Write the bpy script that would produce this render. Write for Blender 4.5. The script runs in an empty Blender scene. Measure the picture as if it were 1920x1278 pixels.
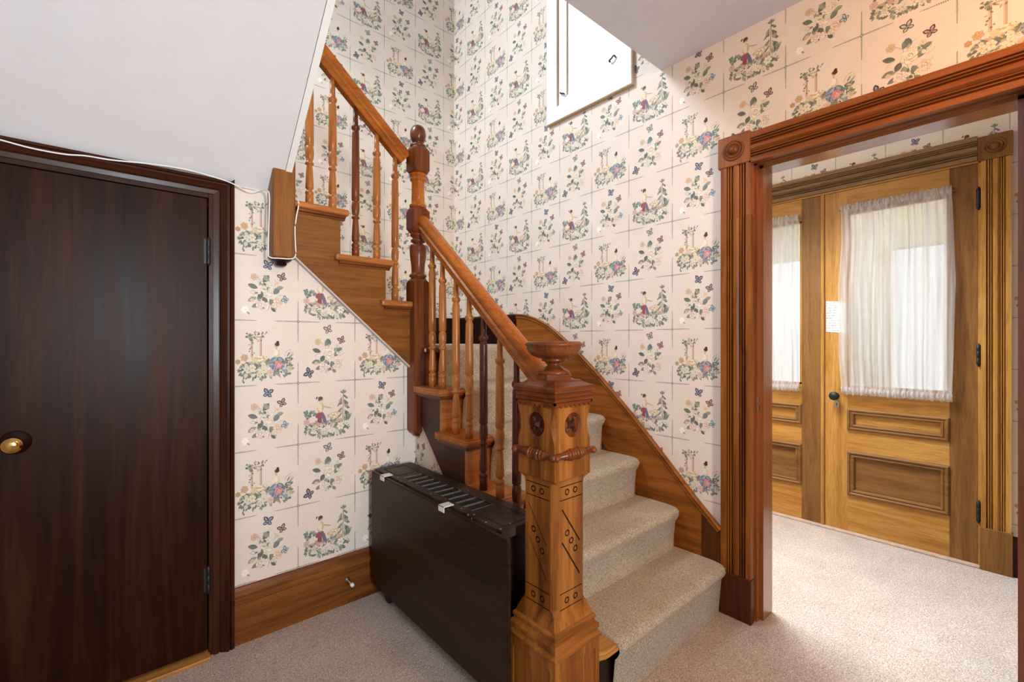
import bpy, bmesh, math, random
import numpy as np
from mathutils import Vector, Matrix
random.seed(7)
SC = bpy.context.scene
COL = SC.collection
G = 1.25                      # eye height above the floor; heights below are measured from the eye

# ------------------------------------------------------------------ camera, world, lights, exposure
TH = 0.7165
cd = bpy.data.cameras.new('camera'); cam = bpy.data.objects.new('camera', cd); COL.objects.link(cam)
cam.location = (0, 0, G); cam.rotation_euler = (math.pi/2, 0, -TH)
cd.sensor_width = 36; cd.lens = 850.04/1920*36; cd.clip_start = .05; cd.clip_end = 60
SC.camera = cam
w = bpy.data.worlds.new('world'); SC.world = w; w.use_nodes = True
bg = w.node_tree.nodes['Background']; bg.inputs[0].default_value = (.93, .97, 1, 1); bg.inputs[1].default_value = .55
SC.view_settings.view_transform = 'Standard'; SC.view_settings.look = 'None'
SC.view_settings.exposure = 1.2; SC.view_settings.gamma = 1.0; SC.view_settings.use_curve_mapping = False
SC.cycles.max_bounces = 8; SC.cycles.diffuse_bounces = 5; SC.cycles.glossy_bounces = 3
SC.cycles.transparent_max_bounces = 12; SC.cycles.caustics_reflective = False; SC.cycles.caustics_refractive = False
SC.cycles.use_denoising = True
SC.cycles.sample_clamp_indirect = 6

def area(name, loc, size, power, color, direction):
    l = bpy.data.lights.new(name, 'AREA'); l.shape = 'RECTANGLE'; l.size, l.size_y = size; l.energy = power; l.color = color
    o = bpy.data.objects.new(name, l); COL.objects.link(o); o.location = loc
    o.rotation_euler = Vector(direction).to_track_quat('-Z', 'Y').to_euler()
    return o
sw_ = area('stairwell_window_light', (-.50, 2.62, G+3.15), (.9, 1.1), 26, (.80, .90, 1), (1, -.45, -1.05))
sw_.data.spread = math.radians(130)
hw_ = area('hall_window_light', (.15, -2.3, 1.45), (.42, 1.05), 17.5, (.84, .93, 1), (.02, 1, .06))
hw_.data.spread = math.radians(95)
area('hall_ceiling_light', (1.25, -.55, 2.58), (.3, .3), 10, (1, .50, .15), (.5, .3, -1))
area('vestibule_fill', (2.62, 1.25, 2.55), (.6, .8), 23, (.86, .95, 1), (-.05, -.25, -1)).data.spread = math.radians(118)  # added overhead lamp, stands in for daylight through the front doors
area('porch_daylight', (4.75, .6, 3.0), (1.2, 2.4), 10, (1, .98, .95), (-.3, 0, -1))

# ------------------------------------------------------------------ helpers
def lin(c):
    return tuple(((v/255)/12.92 if v/255 <= .04045 else ((v/255+.055)/1.055)**2.4) for v in c)
def rgba(c): return (*lin(c), 1)

def newmat(name):
    m = bpy.data.materials.new(name); m.use_nodes = True
    nt = m.node_tree; b = nt.nodes['Principled BSDF']
    return m, nt, b
def N(nt, t, **kw):
    n = nt.nodes.new(t)
    for k, v in kw.items():
        if k.startswith('i_'):
            key = k[2:]; key = int(key) if key.isdigit() else key.replace('_', ' ')
            n.inputs[key].default_value = v
        else: setattr(n, k, v)
    return n
def ramp(nt, stops):
    r = nt.nodes.new('ShaderNodeValToRGB'); e = r.color_ramp.elements
    while len(e) < len(stops): e.new(.5)
    for q, (p, c) in zip(e, stops): q.position = p; q.color = c if len(c) == 4 else (*c, 1)
    return r

WOODS = {}
TMUL = {'newel': .86, 'rail': .76, 'red': .66, 'baluster': 1.1, 'dark_baluster': .8, 'string': .58, 'shaded_string': .6, 'skirt': 1.05, 'casing': .84, 'casing_lower': .80, 'plinth': .6, 'closet': .44, 'closet_trim': .42, 'front': .74, 'front_brown': .6, 'front_grey': .85, 'base': .7, 'console': .62, 'very_dark': .5, 'pine': .8, 'groove': .6}
TONES = {  # dark, mid, light (sRGB 0-255), roughness
 'newel':   ((92, 48, 16), (154, 94, 38), (188, 126, 60), .36),
 'rail':    ((150, 80, 26), (190, 108, 40), (208, 130, 58), .28),
 'red':     ((92, 42, 20), (136, 70, 34), (160, 90, 46), .32),
 'baluster':((130, 76, 36), (170, 106, 54), (192, 130, 72), .28),
 'dark_baluster':((78, 42, 26), (104, 60, 38), (126, 76, 48), .26),
 'string':  ((124, 72, 24), (162, 100, 38), (184, 122, 54), .38),
 'shaded_string': ((62, 34, 22), (88, 52, 35), (104, 64, 44), .4),  # lower string's brown with its shade painted in
 'skirt':   ((92, 48, 16), (138, 80, 28), (158, 98, 40), .38),
 'casing':  ((110, 54, 22), (150, 84, 38), (172, 104, 52), .34),
 'casing_lower': ((86, 42, 14), (146, 86, 32), (176, 112, 46), .36),
 'plinth':  ((58, 26, 12), (96, 50, 22), (122, 70, 34), .4),
 'closet':  ((44, 19, 9), (68, 33, 15), (98, 54, 26), .36),
 'closet_trim': ((62, 30, 18), (92, 48, 27), (116, 66, 38), .3),
 'front':   ((176, 118, 50), (208, 152, 78), (222, 170, 96), .42),
 'front_brown': ((128, 84, 42), (160, 112, 60), (180, 130, 74), .45),
 'front_grey': ((108, 80, 56), (140, 110, 80), (160, 130, 98), .5),
 'base':    ((84, 42, 14), (142, 84, 36), (168, 108, 52), .4),
 'console': ((42, 24, 18), (58, 36, 26), (72, 47, 35), .42),
 'very_dark': ((30, 10, 6), (44, 18, 11), (56, 26, 16), .35),
 'groove': ((34, 16, 8), (48, 24, 12), (60, 32, 16), .6),
 'pine':    ((184, 124, 58), (206, 146, 78), (218, 164, 98), .4),
}
def wood(tone, axis='Z', scale=1.0):
    key = (tone, axis, scale)
    if key in WOODS: return WOODS[key]
    d, mid, l, rough = TONES[tone]; tm = TMUL[tone]
    def lw(c): return tuple(v*tm*k for v, k in zip(lin(c), (1.0, .96, .86)))
    m, nt, b = newmat('wood_%s_%s' % (tone, axis))
    tc = N(nt, 'ShaderNodeTexCoord'); oi = N(nt, 'ShaderNodeObjectInfo')
    mul = N(nt, 'ShaderNodeMath', operation='MULTIPLY', i_1=9.0); nt.links.new(oi.outputs['Random'], mul.inputs[0])
    add = N(nt, 'ShaderNodeVectorMath', operation='ADD'); nt.links.new(tc.outputs['Object'], add.inputs[0]); nt.links.new(mul.outputs[0], add.inputs[1])
    mp = N(nt, 'ShaderNodeMapping'); nt.links.new(add.outputs[0], mp.inputs[0])
    s = [1, 1, 1]; s['XYZ'.index(axis)] = .07
    mp.inputs['Scale'].default_value = [v*scale for v in s]
    n1 = N(nt, 'ShaderNodeTexNoise', i_Scale=16.0, i_Detail=5.0, i_Roughness=.6, i_Distortion=.7); nt.links.new(mp.outputs[0], n1.inputs['Vector'])
    r1 = ramp(nt, [(.28, lw(d)), (.5, lw(mid)), (.74, lw(l))]); nt.links.new(n1.outputs['Fac'], r1.inputs[0])
    n2 = N(nt, 'ShaderNodeTexNoise', i_Scale=120.0, i_Detail=3.0, i_Roughness=.6); nt.links.new(mp.outputs[0], n2.inputs['Vector'])
    r2 = ramp(nt, [(.36, (.62, .58, .55)), (.52, (1, 1, 1))]); nt.links.new(n2.outputs['Fac'], r2.inputs[0])
    mx = N(nt, 'ShaderNodeMix', data_type='RGBA', blend_type='MULTIPLY'); mx.inputs[0].default_value = .6
    nt.links.new(r1.outputs[0], mx.inputs[6]); nt.links.new(r2.outputs[0], mx.inputs[7])
    nt.links.new(mx.outputs[2], b.inputs['Base Color'])
    bp = N(nt, 'ShaderNodeBump', i_Strength=.08, i_Distance=.002); nt.links.new(n2.outputs['Fac'], bp.inputs['Height'])
    nt.links.new(bp.outputs[0], b.inputs['Normal'])
    rr = N(nt, 'ShaderNodeMapRange'); rr.inputs[3].default_value = rough-.06; rr.inputs[4].default_value = rough+.1
    nt.links.new(n1.outputs['Fac'], rr.inputs[0]); nt.links.new(rr.outputs[0], b.inputs['Roughness'])
    b.inputs['Specular IOR Level'].default_value = {'closet': .085, 'closet_trim': .16, 'rail': .12, 'console': .2, 'shaded_string': .2}.get(tone, .24)
    b.inputs['Coat Weight'].default_value = .12 if tone in ('baluster', 'dark_baluster', 'rail', 'red') else 0 if tone == 'closet' else .03; b.inputs['Coat Roughness'].default_value = .15
    WOODS[key] = m
    return m

def varnished(tone, axis):
    m = wood(tone, axis).copy(); m.name = 'varnished_%s_%s' % (tone, axis); b = m.node_tree.nodes['Principled BSDF']
    b.inputs['Coat Weight'].default_value = .9; b.inputs['Coat Roughness'].default_value = .12; b.inputs['Specular IOR Level'].default_value = .5
    return m

def plain(name, c, rough=.6, metal=0, noise=0.0, nscale=40, bump=0.0):
    m, nt, b = newmat(name)
    b.inputs['Roughness'].default_value = rough; b.inputs['Metallic'].default_value = metal
    tc = N(nt, 'ShaderNodeTexCoord')
    n = N(nt, 'ShaderNodeTexNoise', i_Scale=float(nscale), i_Detail=4.0); nt.links.new(tc.outputs['Object'], n.inputs['Vector'])
    a = lin(c); k = max(noise, .02)
    r = ramp(nt, [(.3, tuple(v*(1-k) for v in a)), (.7, tuple(min(1, v*(1+k)) for v in a))])
    nt.links.new(n.outputs['Fac'], r.inputs[0]); nt.links.new(r.outputs[0], b.inputs['Base Color'])
    if bump:
        bp = N(nt, 'ShaderNodeBump', i_Strength=bump, i_Distance=.003); nt.links.new(n.outputs['Fac'], bp.inputs['Height']); nt.links.new(bp.outputs[0], b.inputs['Normal'])
    return m

def carpet(name, c0, c1, c2):
    m, nt, b = newmat(name); b.inputs['Roughness'].default_value = 1.0
    tc = N(nt, 'ShaderNodeTexCoord')
    n = N(nt, 'ShaderNodeTexNoise', i_Scale=210.0, i_Detail=2.5, i_Roughness=.65, i_Distortion=1.2); nt.links.new(tc.outputs['Object'], n.inputs['Vector'])
    n2 = N(nt, 'ShaderNodeTexNoise', i_Scale=5.0, i_Detail=3.0); nt.links.new(tc.outputs['Object'], n2.inputs['Vector'])
    r = ramp(nt, [(.37, lin(c0)), (.5, lin(c1)), (.63, lin(c2))]); nt.links.new(n.outputs['Fac'], r.inputs[0])
    r2 = ramp(nt, [(.3, (.86, .84, .83)), (.7, (1, 1, 1))]); nt.links.new(n2.outputs['Fac'], r2.inputs[0])
    mx = N(nt, 'ShaderNodeMix', data_type='RGBA', blend_type='MULTIPLY'); mx.inputs[0].default_value = 1
    nt.links.new(r.outputs[0], mx.inputs[6]); nt.links.new(r2.outputs[0], mx.inputs[7]); nt.links.new(mx.outputs[2], b.inputs['Base Color'])
    bp = N(nt, 'ShaderNodeBump', i_Strength=.9, i_Distance=.006); nt.links.new(n.outputs['Fac'], bp.inputs['Height']); nt.links.new(bp.outputs[0], b.inputs['Normal'])
    b.inputs['Sheen Weight'].default_value = .15
    return m

# ---- meshes
def bm_new(): return bmesh.new()
def box(bm, x0, x1, y0, y1, z0, z1, bev=0, seg=2):
    r = bmesh.ops.create_cube(bm, size=1)
    vs = r['verts']
    for v in vs:
        v.co = Vector(((x0+x1)/2+v.co.x*(x1-x0), (y0+y1)/2+v.co.y*(y1-y0), (z0+z1)/2+v.co.z*(z1-z0)))
    if bev:
        es = list({e for v in vs for e in v.link_edges})
        bmesh.ops.bevel(bm, geom=es, offset=bev, segments=seg, profile=.5, affect='EDGES')
def prism(bm, pts, vec, caps=True):
    """polygon pts (3D) pushed along vec"""
    a = [bm.verts.new(p) for p in pts]; v = Vector(vec)
    b = [bm.verts.new(Vector(p)+v) for p in pts]; n = len(pts)
    fs = []
    for i in range(n): fs.append(bm.faces.new((a[i], a[(i+1) % n], b[(i+1) % n], b[i])))
    if caps: fs.append(bm.faces.new(a[::-1])); fs.append(bm.faces.new(b))
    return fs
def lathe(bm, prof, c, axis='Z', seg=24, smooth=True, a0=0):
    """prof: list of (radius, height) from one end to the other"""
    rings = []
    for r, h in prof:
        if r < 1e-5:
            p = {'Z': (0, 0, h), 'X': (h, 0, 0), 'Y': (0, h, 0)}[axis]
            rings.append([bm.verts.new(Vector(c)+Vector(p))]); continue
        ring = []
        for i in range(seg):
            t = 2*math.pi*i/seg+a0; x, y = r*math.cos(t), r*math.sin(t)
            p = {'Z': (x, y, h), 'X': (h, x, y), 'Y': (y, h, x)}[axis]
            ring.append(bm.verts.new(Vector(c)+Vector(p)))
        rings.append(ring)
    for A, B in zip(rings, rings[1:]):
        for i in range(seg):
            j = (i+1) % seg
            if len(A) == 1 and len(B) == 1: break
            if len(A) == 1: f = bm.faces.new((A[0], B[j], B[i]))
            elif len(B) == 1: f = bm.faces.new((A[i], A[j], B[0]))
            else: f = bm.faces.new((A[i], A[j], B[j], B[i]))
            f.smooth = smooth
    for R, rev in ((rings[0], True), (rings[-1], False)):
        if len(R) > 1: bm.faces.new(R[::-1] if rev else R)
def tube(bm, pts, r, seg=8, sub=6):
    P = [Vector(p) for p in pts]; Q = []
    if sub > 1 and len(P) > 2:                          # Catmull-Rom
        for i in range(len(P)-1):
            p0, p1, p2, p3 = P[max(i-1, 0)], P[i], P[i+1], P[min(i+2, len(P)-1)]
            for k in range(sub):
                t = k/sub
                Q.append(.5*((2*p1)+(p2-p0)*t+(2*p0-5*p1+4*p2-p3)*t*t+(3*p1-p0-3*p2+p3)*t**3))
        Q.append(P[-1])
    else: Q = P
    rings = []; up = Vector((0, 0, 1))
    for i, p in enumerate(Q):
        d = (Q[min(i+1, len(Q)-1)]-Q[max(i-1, 0)]).normalized()
        s = d.cross(up)
        if s.length < .1: s = d.cross(Vector((1, 0, 0)))
        s.normalize(); u = s.cross(d)
        rings.append([bm.verts.new(p+r*(math.cos(2*math.pi*k/seg)*s+math.sin(2*math.pi*k/seg)*u)) for k in range(seg)])
    for A, B in zip(rings, rings[1:]):
        for i in range(seg):
            f = bm.faces.new((A[i], A[(i+1) % seg], B[(i+1) % seg], B[i])); f.smooth = True
    bm.faces.new(rings[0][::-1]); bm.faces.new(rings[-1])
def sweep(bm, prof, path, side, up=None, smooth=False):
    """prof (a,b): a along side, b along up; path: 3D points; side, up fixed vectors or up=None -> perpendicular to path"""
    S = Vector(side); P = [Vector(p) for p in path]; rings = []
    for i, p in enumerate(P):
        if up is not None: U = Vector(up); k = 1
        else:
            d1 = (P[i]-P[i-1]).normalized() if i else (P[1]-P[0]).normalized()
            d2 = (P[i+1]-P[i]).normalized() if i < len(P)-1 else d1
            U = S.cross((d1+d2).normalized()).normalized(); k = 1/max(.5, math.cos(d1.angle(d2)/2))
        rings.append([bm.verts.new(p+S*a+U*(b*k)) for a, b in prof])
    n = len(prof)
    for A, B in zip(rings, rings[1:]):
        for i in range(n):
            f = bm.faces.new((A[i], A[(i+1) % n], B[(i+1) % n], B[i])); f.smooth = smooth
    bm.faces.new(rings[0][::-1]); bm.faces.new(rings[-1])

def mesh_from(bm, name, m, smooth_angle=None):
    bmesh.ops.recalc_face_normals(bm, faces=bm.faces)
    me = bpy.data.meshes.new(name); bm.to_mesh(me); bm.free()
    if m is not None: me.materials.append(m)
    return me
def wloc(o):
    v = Vector((0, 0, 0))
    while o is not None: v = v+o.location; o = o.parent
    return v
def obj(name, bm, m, parent=None, origin=None, label=None):
    """mesh given in world coordinates, linked as one object (origin: its own origin in world coordinates)"""
    base = wloc(parent) if parent else Vector((0, 0, 0))
    org = Vector(origin) if origin is not None else base
    bmesh.ops.translate(bm, verts=bm.verts, vec=-org)
    o = bpy.data.objects.new(name, mesh_from(bm, name, m)); COL.objects.link(o)
    o.location = org-base
    if parent: o.parent = parent
    if label: o['label'] = label
    return o
def tag(o, label=None, cat=None, group=None, kind=None):
    if label: o['label'] = label
    if cat: o['category'] = cat
    if group: o['group'] = group
    if kind: o['kind'] = kind
    return o
def thing(name, loc, label, cat, group=None):
    o = bpy.data.objects.new(name, None); COL.objects.link(o); o.location = loc; o.empty_display_size = .1
    return tag(o, label, cat, group)
def struct(name, bm, m, label=None):
    o = obj(name, bm, m); o['kind'] = 'structure'
    if label: o['label'] = label
    return o
def sroot(name, loc, label=None):
    o = bpy.data.objects.new(name, None); COL.objects.link(o); o.location = loc; o['kind'] = 'structure'
    if label: o['label'] = label
    return o
def copy_tree(o, parent=None):
    c = o.copy(); COL.objects.link(c); c.parent = parent
    for ch in list(o.children): copy_tree(ch, c)
    return c
def cut(o, cutter_bm, stain=None):
    """carve cutter out of o (boolean, applied)"""
    me = bpy.data.meshes.new('cutter'); bmesh.ops.recalc_face_normals(cutter_bm, faces=cutter_bm.faces); cutter_bm.to_mesh(me); cutter_bm.free()
    me.materials.append(stain or o.data.materials[0])
    c = bpy.data.objects.new('cutter', me); COL.objects.link(c)
    c.location = wloc(o)
    md = o.modifiers.new('carve', 'BOOLEAN'); md.operation = 'DIFFERENCE'; md.object = c; md.solver = 'EXACT'; md.use_self = True; md.material_mode = 'TRANSFER'
    dg = bpy.context.evaluated_depsgraph_get(); dg.update()
    nm = bpy.data.meshes.new_from_object(o.evaluated_get(dg))
    o.modifiers.clear(); old = o.data; o.data = nm
    if len(nm.materials) == 0: nm.materials.append(old.materials[0])
    bpy.data.objects.remove(c)

# ------------------------------------------------------------------ wallpaper print, painted here with numpy
S = 880                        # pixels for two cells
IMG = np.empty((S, S, 3), np.float32)
BASE = (236, 222, 208); PAPER = (229, 215, 201)
rng = np.random.default_rng(3)
def paint_wallpaper():
    IMG[:] = np.array(BASE, np.float32)
    low = rng.normal(0, 1, (22, 22)).astype(np.float32)
    low = np.kron(low, np.ones((S//22, S//22), np.float32))
    IMG[:] += low[..., None]*.6
    st = dict(ox=0, oy=0, sc=S/2)
    def region(x0, x1, y0, y1):
        a0, a1 = max(0, int(x0)-2), min(S, int(x1)+3); b0, b1 = max(0, int(y0)-2), min(S, int(y1)+3)
        return a0, a1, b0, b1
    def mixin(a0, a1, b0, b1, mask, c):
        if a1 <= a0 or b1 <= b0: return
        IMG[b0:b1, a0:a1] += (np.array(c, np.float32)-IMG[b0:b1, a0:a1])*mask[..., None]
    def ell(x, y, rx, ry, c, ang=0, al=1.0):
        sc = st['sc']; X, Y = st['ox']+x*sc, st['oy']+y*sc; rx, ry = rx*sc, ry*sc; R = max(rx, ry)
        a0, a1, b0, b1 = region(X-R, X+R, Y-R, Y+R)
        if a1 <= a0 or b1 <= b0: return
        gx, gy = np.meshgrid(np.arange(a0, a1)+.5-X, np.arange(b0, b1)+.5-Y)
        ca, sa = math.cos(ang), math.sin(ang)
        u, v = (gx*ca+gy*sa)/rx, (-gx*sa+gy*ca)/ry
        d = (np.sqrt(u*u+v*v)-1)*min(rx, ry)
        mixin(a0, a1, b0, b1, np.clip(.5-d, 0, 1)*al, c)
    def leaf(x, y, L, W, ang, c, al=1.0):
        sc = st['sc']; X, Y = st['ox']+x*sc, st['oy']+y*sc; L2, W2 = L*sc, W*sc
        a0, a1, b0, b1 = region(X-L2, X+L2, Y-L2, Y+L2)
        if a1 <= a0 or b1 <= b0: return
        gx, gy = np.meshgrid(np.arange(a0, a1)+.5-X, np.arange(b0, b1)+.5-Y)
        ca, sa = math.cos(ang), math.sin(ang)
        u, v = (gx*ca+gy*sa)/L2, (-gx*sa+gy*ca)
        hw = W2*np.clip(np.sin(np.pi*np.clip(u, 0, 1)), 0, 1)**.8
        m = np.clip(hw-np.abs(v)+.5, 0, 1)*((u > 0) & (u < 1))
        mixin(a0, a1, b0, b1, m*al, c)
        dk = tuple(q*.72 for q in c)
        m2 = np.clip(1.0-np.abs(v), 0, 1)*((u > .05) & (u < .9))*.6*al
        mixin(a0, a1, b0, b1, m2, dk)
        lt = tuple(min(255, q*1.22+14) for q in c)
        m3 = np.clip(hw*.75-np.abs(v-hw*.35)+.3, 0, 1)*((u > .12) & (u < .88))*.35*al
        mixin(a0, a1, b0, b1, m3, lt)
    def line(pts, wd, c, al=1.0):
        sc = st['sc']
        for (x0, y0), (x1, y1) in zip(pts, pts[1:]):
            X0, Y0, X1, Y1 = st['ox']+x0*sc, st['oy']+y0*sc, st['ox']+x1*sc, st['oy']+y1*sc
            a0, a1, b0, b1 = region(min(X0, X1)-wd, max(X0, X1)+wd, min(Y0, Y1)-wd, max(Y0, Y1)+wd)
            if a1 <= a0 or b1 <= b0: continue
            gx, gy = np.meshgrid(np.arange(a0, a1)+.5, np.arange(b0, b1)+.5)
            dx, dy = X1-X0, Y1-Y0; q = dx*dx+dy*dy+1e-6
            t = np.clip(((gx-X0)*dx+(gy-Y0)*dy)/q, 0, 1)
            d = np.hypot(gx-X0-t*dx, gy-Y0-t*dy)
            mixin(a0, a1, b0, b1, np.clip(wd/2+.5-d, 0, 1)*al, c)
    U = rng.uniform
    GR = [(124, 138, 118), (144, 156, 134), (104, 122, 112), (164, 170, 146), (116, 130, 130), (96, 110, 100)]
    def flower(x, y, r, c, core=(232, 206, 120), n=6):
        ph = U(0, 6)
        dk = tuple(q*.80 for q in c)
        for k in range(n):
            a = ph+k*2*math.pi/n
            ell(x+.60*r*math.cos(a), y+.60*r*math.sin(a), r*.52, r*.40, dk, a)
            ell(x+.64*r*math.cos(a), y+.64*r*math.sin(a), r*.45, r*.32, c, a)
        ell(x, y, r*.24, r*.24, core); ell(x+.05*r, y-.08*r, r*.10, r*.10, tuple(q*.6 for q in core))
    def rose(x, y, r, c):
        ph = U(0, 6); ln = tuple(q*.72 for q in c); wh = tuple(min(252, q*1.06+3) for q in c)
        for k in range(6):
            a = ph+k*1.05
            ell(x+.52*r*math.cos(a), y+.52*r*math.sin(a), r*.55, r*.42, ln, a+.5)
            ell(x+.51*r*math.cos(a), y+.52*r*math.sin(a), r*.51, r*.38, wh if k % 2 else c, a+.5)
        for k, f in enumerate((.60, .44, .30)):
            dx, dy = .06*r*math.cos(ph+k*2), .06*r*math.sin(ph+k*2)
            ell(x+dx, y+dy, r*f+r*.04, r*f*.86+r*.04, ln, .4*k); ell(x+dx*1.6, y+dy*1.6, r*f, r*f*.86, c if k % 2 else wh, .4*k)
        ell(x, y, r*.13, r*.10, tuple(q*.84 for q in c))
    def tendril(x, y, a, L):
        p = [(x, y)]; k = U(6, 11)*random.choice((-1, 1))
        for i in range(9):
            s = L/9*(1-.06*i); a += k*L/9*(.3+i*.16); x += s*math.cos(a); y += s*math.sin(a); p.append((x, y))
        line(p, 1.3, (140, 130, 106), .9)
    def butterfly(x, y, s, c, ang):
        dk = tuple(q*.55 for q in c)
        ca, sa = math.cos(ang), math.sin(ang)
        def at(u, v): return x+(u*ca-v*sa)*s, y+(u*sa+v*ca)*s
        for sg in (1, -1):
            for (u, v, L, W, t) in ((.0, .1, 1.15, .40, .75), (.0, -.1, .85, .34, -.45)):
                tt = t if sg > 0 else math.pi-t
                px, py = at(u, v)
                leaf(px, py, L*s, W*s*.92, tt+ang, dk)
                leaf(px+.1*s*math.cos(tt+ang), py+.1*s*math.sin(tt+ang), L*s*.74, W*s*.52, tt+ang, tuple(min(255, q*1.15+18) for q in c))
                ell(px+.62*L*s*math.cos(tt+ang), py+.62*L*s*math.sin(tt+ang), s*.10, s*.07, (236, 222, 208), tt+ang, .8)
        line([at(0, .45), at(0, -.45)], 1.6, (60, 52, 50))
        line([at(0, .4), at(.25, .8)], 1.0, (80, 70, 66)); line([at(0, .4), at(-.2, .8)], 1.0, (80, 70, 66))
    def bouquet(x0, x1, y0, y1, n, fl):
        cx, cy, rx, ry = (x0+x1)/2, (y0+y1)/2, (x1-x0)/2, (y1-y0)/2
        for k in range(n):
            a = U(0, 2*math.pi); f = math.sqrt(U(0.05, 1))
            px, py = cx+rx*f*math.cos(a), cy+ry*f*math.sin(a)
            out = math.atan2(py-cy-.03, (px-cx)*.6)+U(-.7, .7)
            g = GR[int(U(0, 6))]
            leaf(px, py, U(.04, .075), U(.010, .019), out, g, .95)
        for (fx, fy, r, c) in fl: flower(fx, fy, r, c)
    def sheep(x, y, s):
        for k in range(16):
            a = U(0, 6.28); f = math.sqrt(U(0, 1))
            ell(x+s*1.25*f*math.cos(a), y+s*.62*f*math.sin(a), s*.36, s*.32, (226, 206, 168) if k % 3 else (206, 178, 138))
        for k in range(7):
            a = U(0, 6.28); ell(x+s*.8*math.cos(a)*.8, y+s*.12+s*.4*math.sin(a)*.8, s*.22, s*.18, (244, 230, 200))
        ell(x+s*1.15, y+s*.42, s*.34, s*.26, (240, 224, 194), -.4); ell(x+s*1.3, y+s*.42, s*.06, s*.06, (90, 70, 60))
    def setcell(i, j): st['ox'], st['oy'] = i*S/2, j*S/2
    def ground(x0, x1, y):
        for k in range(14): ell(U(x0, x1), y+U(-.02, .03), U(.03, .07), .018, ((216, 178, 142), (196, 168, 128), (188, 176, 142))[k % 3], U(-.3, .3), .8)
    # --- lady under the arch: cell (0,1)
    setcell(0, 1)
    for cxx in (.29, .42):
        line([(cxx, .44), (cxx, .73)], 12, (206, 168, 140)); line([(cxx-.006, .44), (cxx-.006, .73)], 5, (232, 202, 176))
        line([(cxx+.018, .44), (cxx+.018, .73)], 2, (160, 124, 98))
    line([(.26, .745), (.46, .745)], 9, (206, 176, 146))
    for k in range(34): leaf(U(.24, .5), U(.70, .82), U(.03, .05), U(.009, .014), U(0, 6.28), GR[k % 6])
    for k in range(9): leaf(U(.26, .33), .72-.03*k, .03, .010, U(2.5, 6), GR[k % 6])
    ground(.2, .8, .33)
    bouquet(.10, .90, .11, .36, 170, [])
    for k in range(12): flower(U(.16, .86), U(.14, .32), U(.022, .034), ((240, 230, 206), (232, 222, 200), (226, 216, 206))[k % 3])
    sheep(.40, .40, .085)
    for k in range(16): leaf(.82+U(-.04, .06), U(.28, .46), U(.05, .09), .013, U(.2, 1.6), GR[k % 6])
    ell(.67, .33, .122, .108, (84, 106, 132)); ell(.665, .34, .114, .098, (118, 144, 170))
    for k in range(14):
        a = 2.9+k*.28; leaf(.67+.05*math.cos(a), .34+.045*math.sin(a), .085, .02, a+U(-.2, .2), [(128, 152, 176), (98, 122, 150), (150, 172, 190)][k % 3])
    for k in range(9):
        a = 3.5+k*.45; line([(.67, .43), (.67+.12*math.cos(a), .33+.11*math.sin(a))], 1.6, (66, 86, 118), .8)
    leaf(.67, .42, .09, .018, -2.4, (150, 174, 196)); leaf(.68, .42, .09, .018, -.7, (140, 166, 190))
    rose(.69, .31, .072, (218, 140, 142)); rose(.70, .30, .035, (236, 176, 172))
    ell(.665, .485, .048, .065, (226, 208, 176)); ell(.655, .50, .032, .048, (246, 236, 212))
    leaf(.63, .53, .12, .022, -1.9, (238, 222, 190)); leaf(.70, .52, .12, .022, -1.1, (232, 214, 180))
    ell(.66, .575, .016, .022, (226, 184, 154)); ell(.658, .615, .030, .034, (228, 186, 156))
    ell(.672, .632, .034, .030, (84, 60, 46)); ell(.68, .665, .022, .020, (70, 50, 40)); ell(.65, .635, .02, .012, (112, 78, 56))
    for fx, fy, r, c in ((.19, .43, .052, (222, 178, 130)), (.10, .37, .036, (212, 162, 112)), (.30, .27, .052, (240, 228, 194)), (.47, .23, .05, (236, 226, 200)),
                         (.57, .19, .05, (238, 196, 190)), (.40, .17, .04, (230, 222, 196)), (.80, .20, .032, (138, 170, 204)), (.88, .25, .03, (220, 196, 140)), (.22, .26, .042, (226, 224, 204))):
        flower(fx, fy, r, c)
    for k in range(6): leaf(.17+.01*k % .03, .17-.02*k, .035, .012, -1.5+U(-.8, .8), GR[k % 6])
    for k in range(5): tendril(U(.75, .9), U(.35, .5), U(0, 2), .12)
    # --- shepherd boy with the tree: cell (1,0)
    setcell(1, 0)
    line([(.77, .34), (.785, .80)], 4, (140, 116, 96))
    for k in range(8):
        y = .47+.30*(k/7.); L = .135-.06*(k/7.)
        for sg in (0, 1):
            if (k+sg) % 4 == 3: continue
            a0 = -.62+U(-.12, .12); a = a0 if sg else math.pi-a0
            line([(.778, y), (.778+.6*L*math.cos(a), y+.6*L*math.sin(a))], 1.4, (128, 124, 108))
            for q in range(4):
                f = .25+.22*q; leaf(.778+f*.9*L*math.cos(a), y+f*.9*L*math.sin(a), U(.05, .075), .0125, a-(.35 if sg else -.35)*U(.3, 1.6), GR[int(U(0, 6))])
    for k in range(5): leaf(.785, .78, .07, .012, .6+k*.5, GR[k])
    ground(.2, .8, .31)
    bouquet(.12, .88, .09, .32, 180, [])
    for k in range(12): flower(U(.18, .84), U(.12, .29), U(.022, .034), ((240, 234, 218), (230, 224, 210), (226, 216, 200))[k % 3])
    for k in range(22): leaf(U(.12, .27), U(.38, .50), U(.04, .07), .017, U(0, 3.1), [(110, 140, 124), (134, 158, 140), (92, 122, 118)][k % 3])
    for k in range(12): leaf(.84+U(-.05, .03), .30, U(.10, .17), .009, 1.2+U(-.6, .7), GR[k % 6])
    sheep(.61, .41, .078)
    leaf(.38, .46, .20, .036, -1.75, (150, 66, 82)); leaf(.41, .46, .22, .030, -1.25, (104, 108, 146)); ell(.36, .44, .075, .05, (172, 88, 100), .3); ell(.43, .40, .03, .065, (112, 116, 152), .3)
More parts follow.
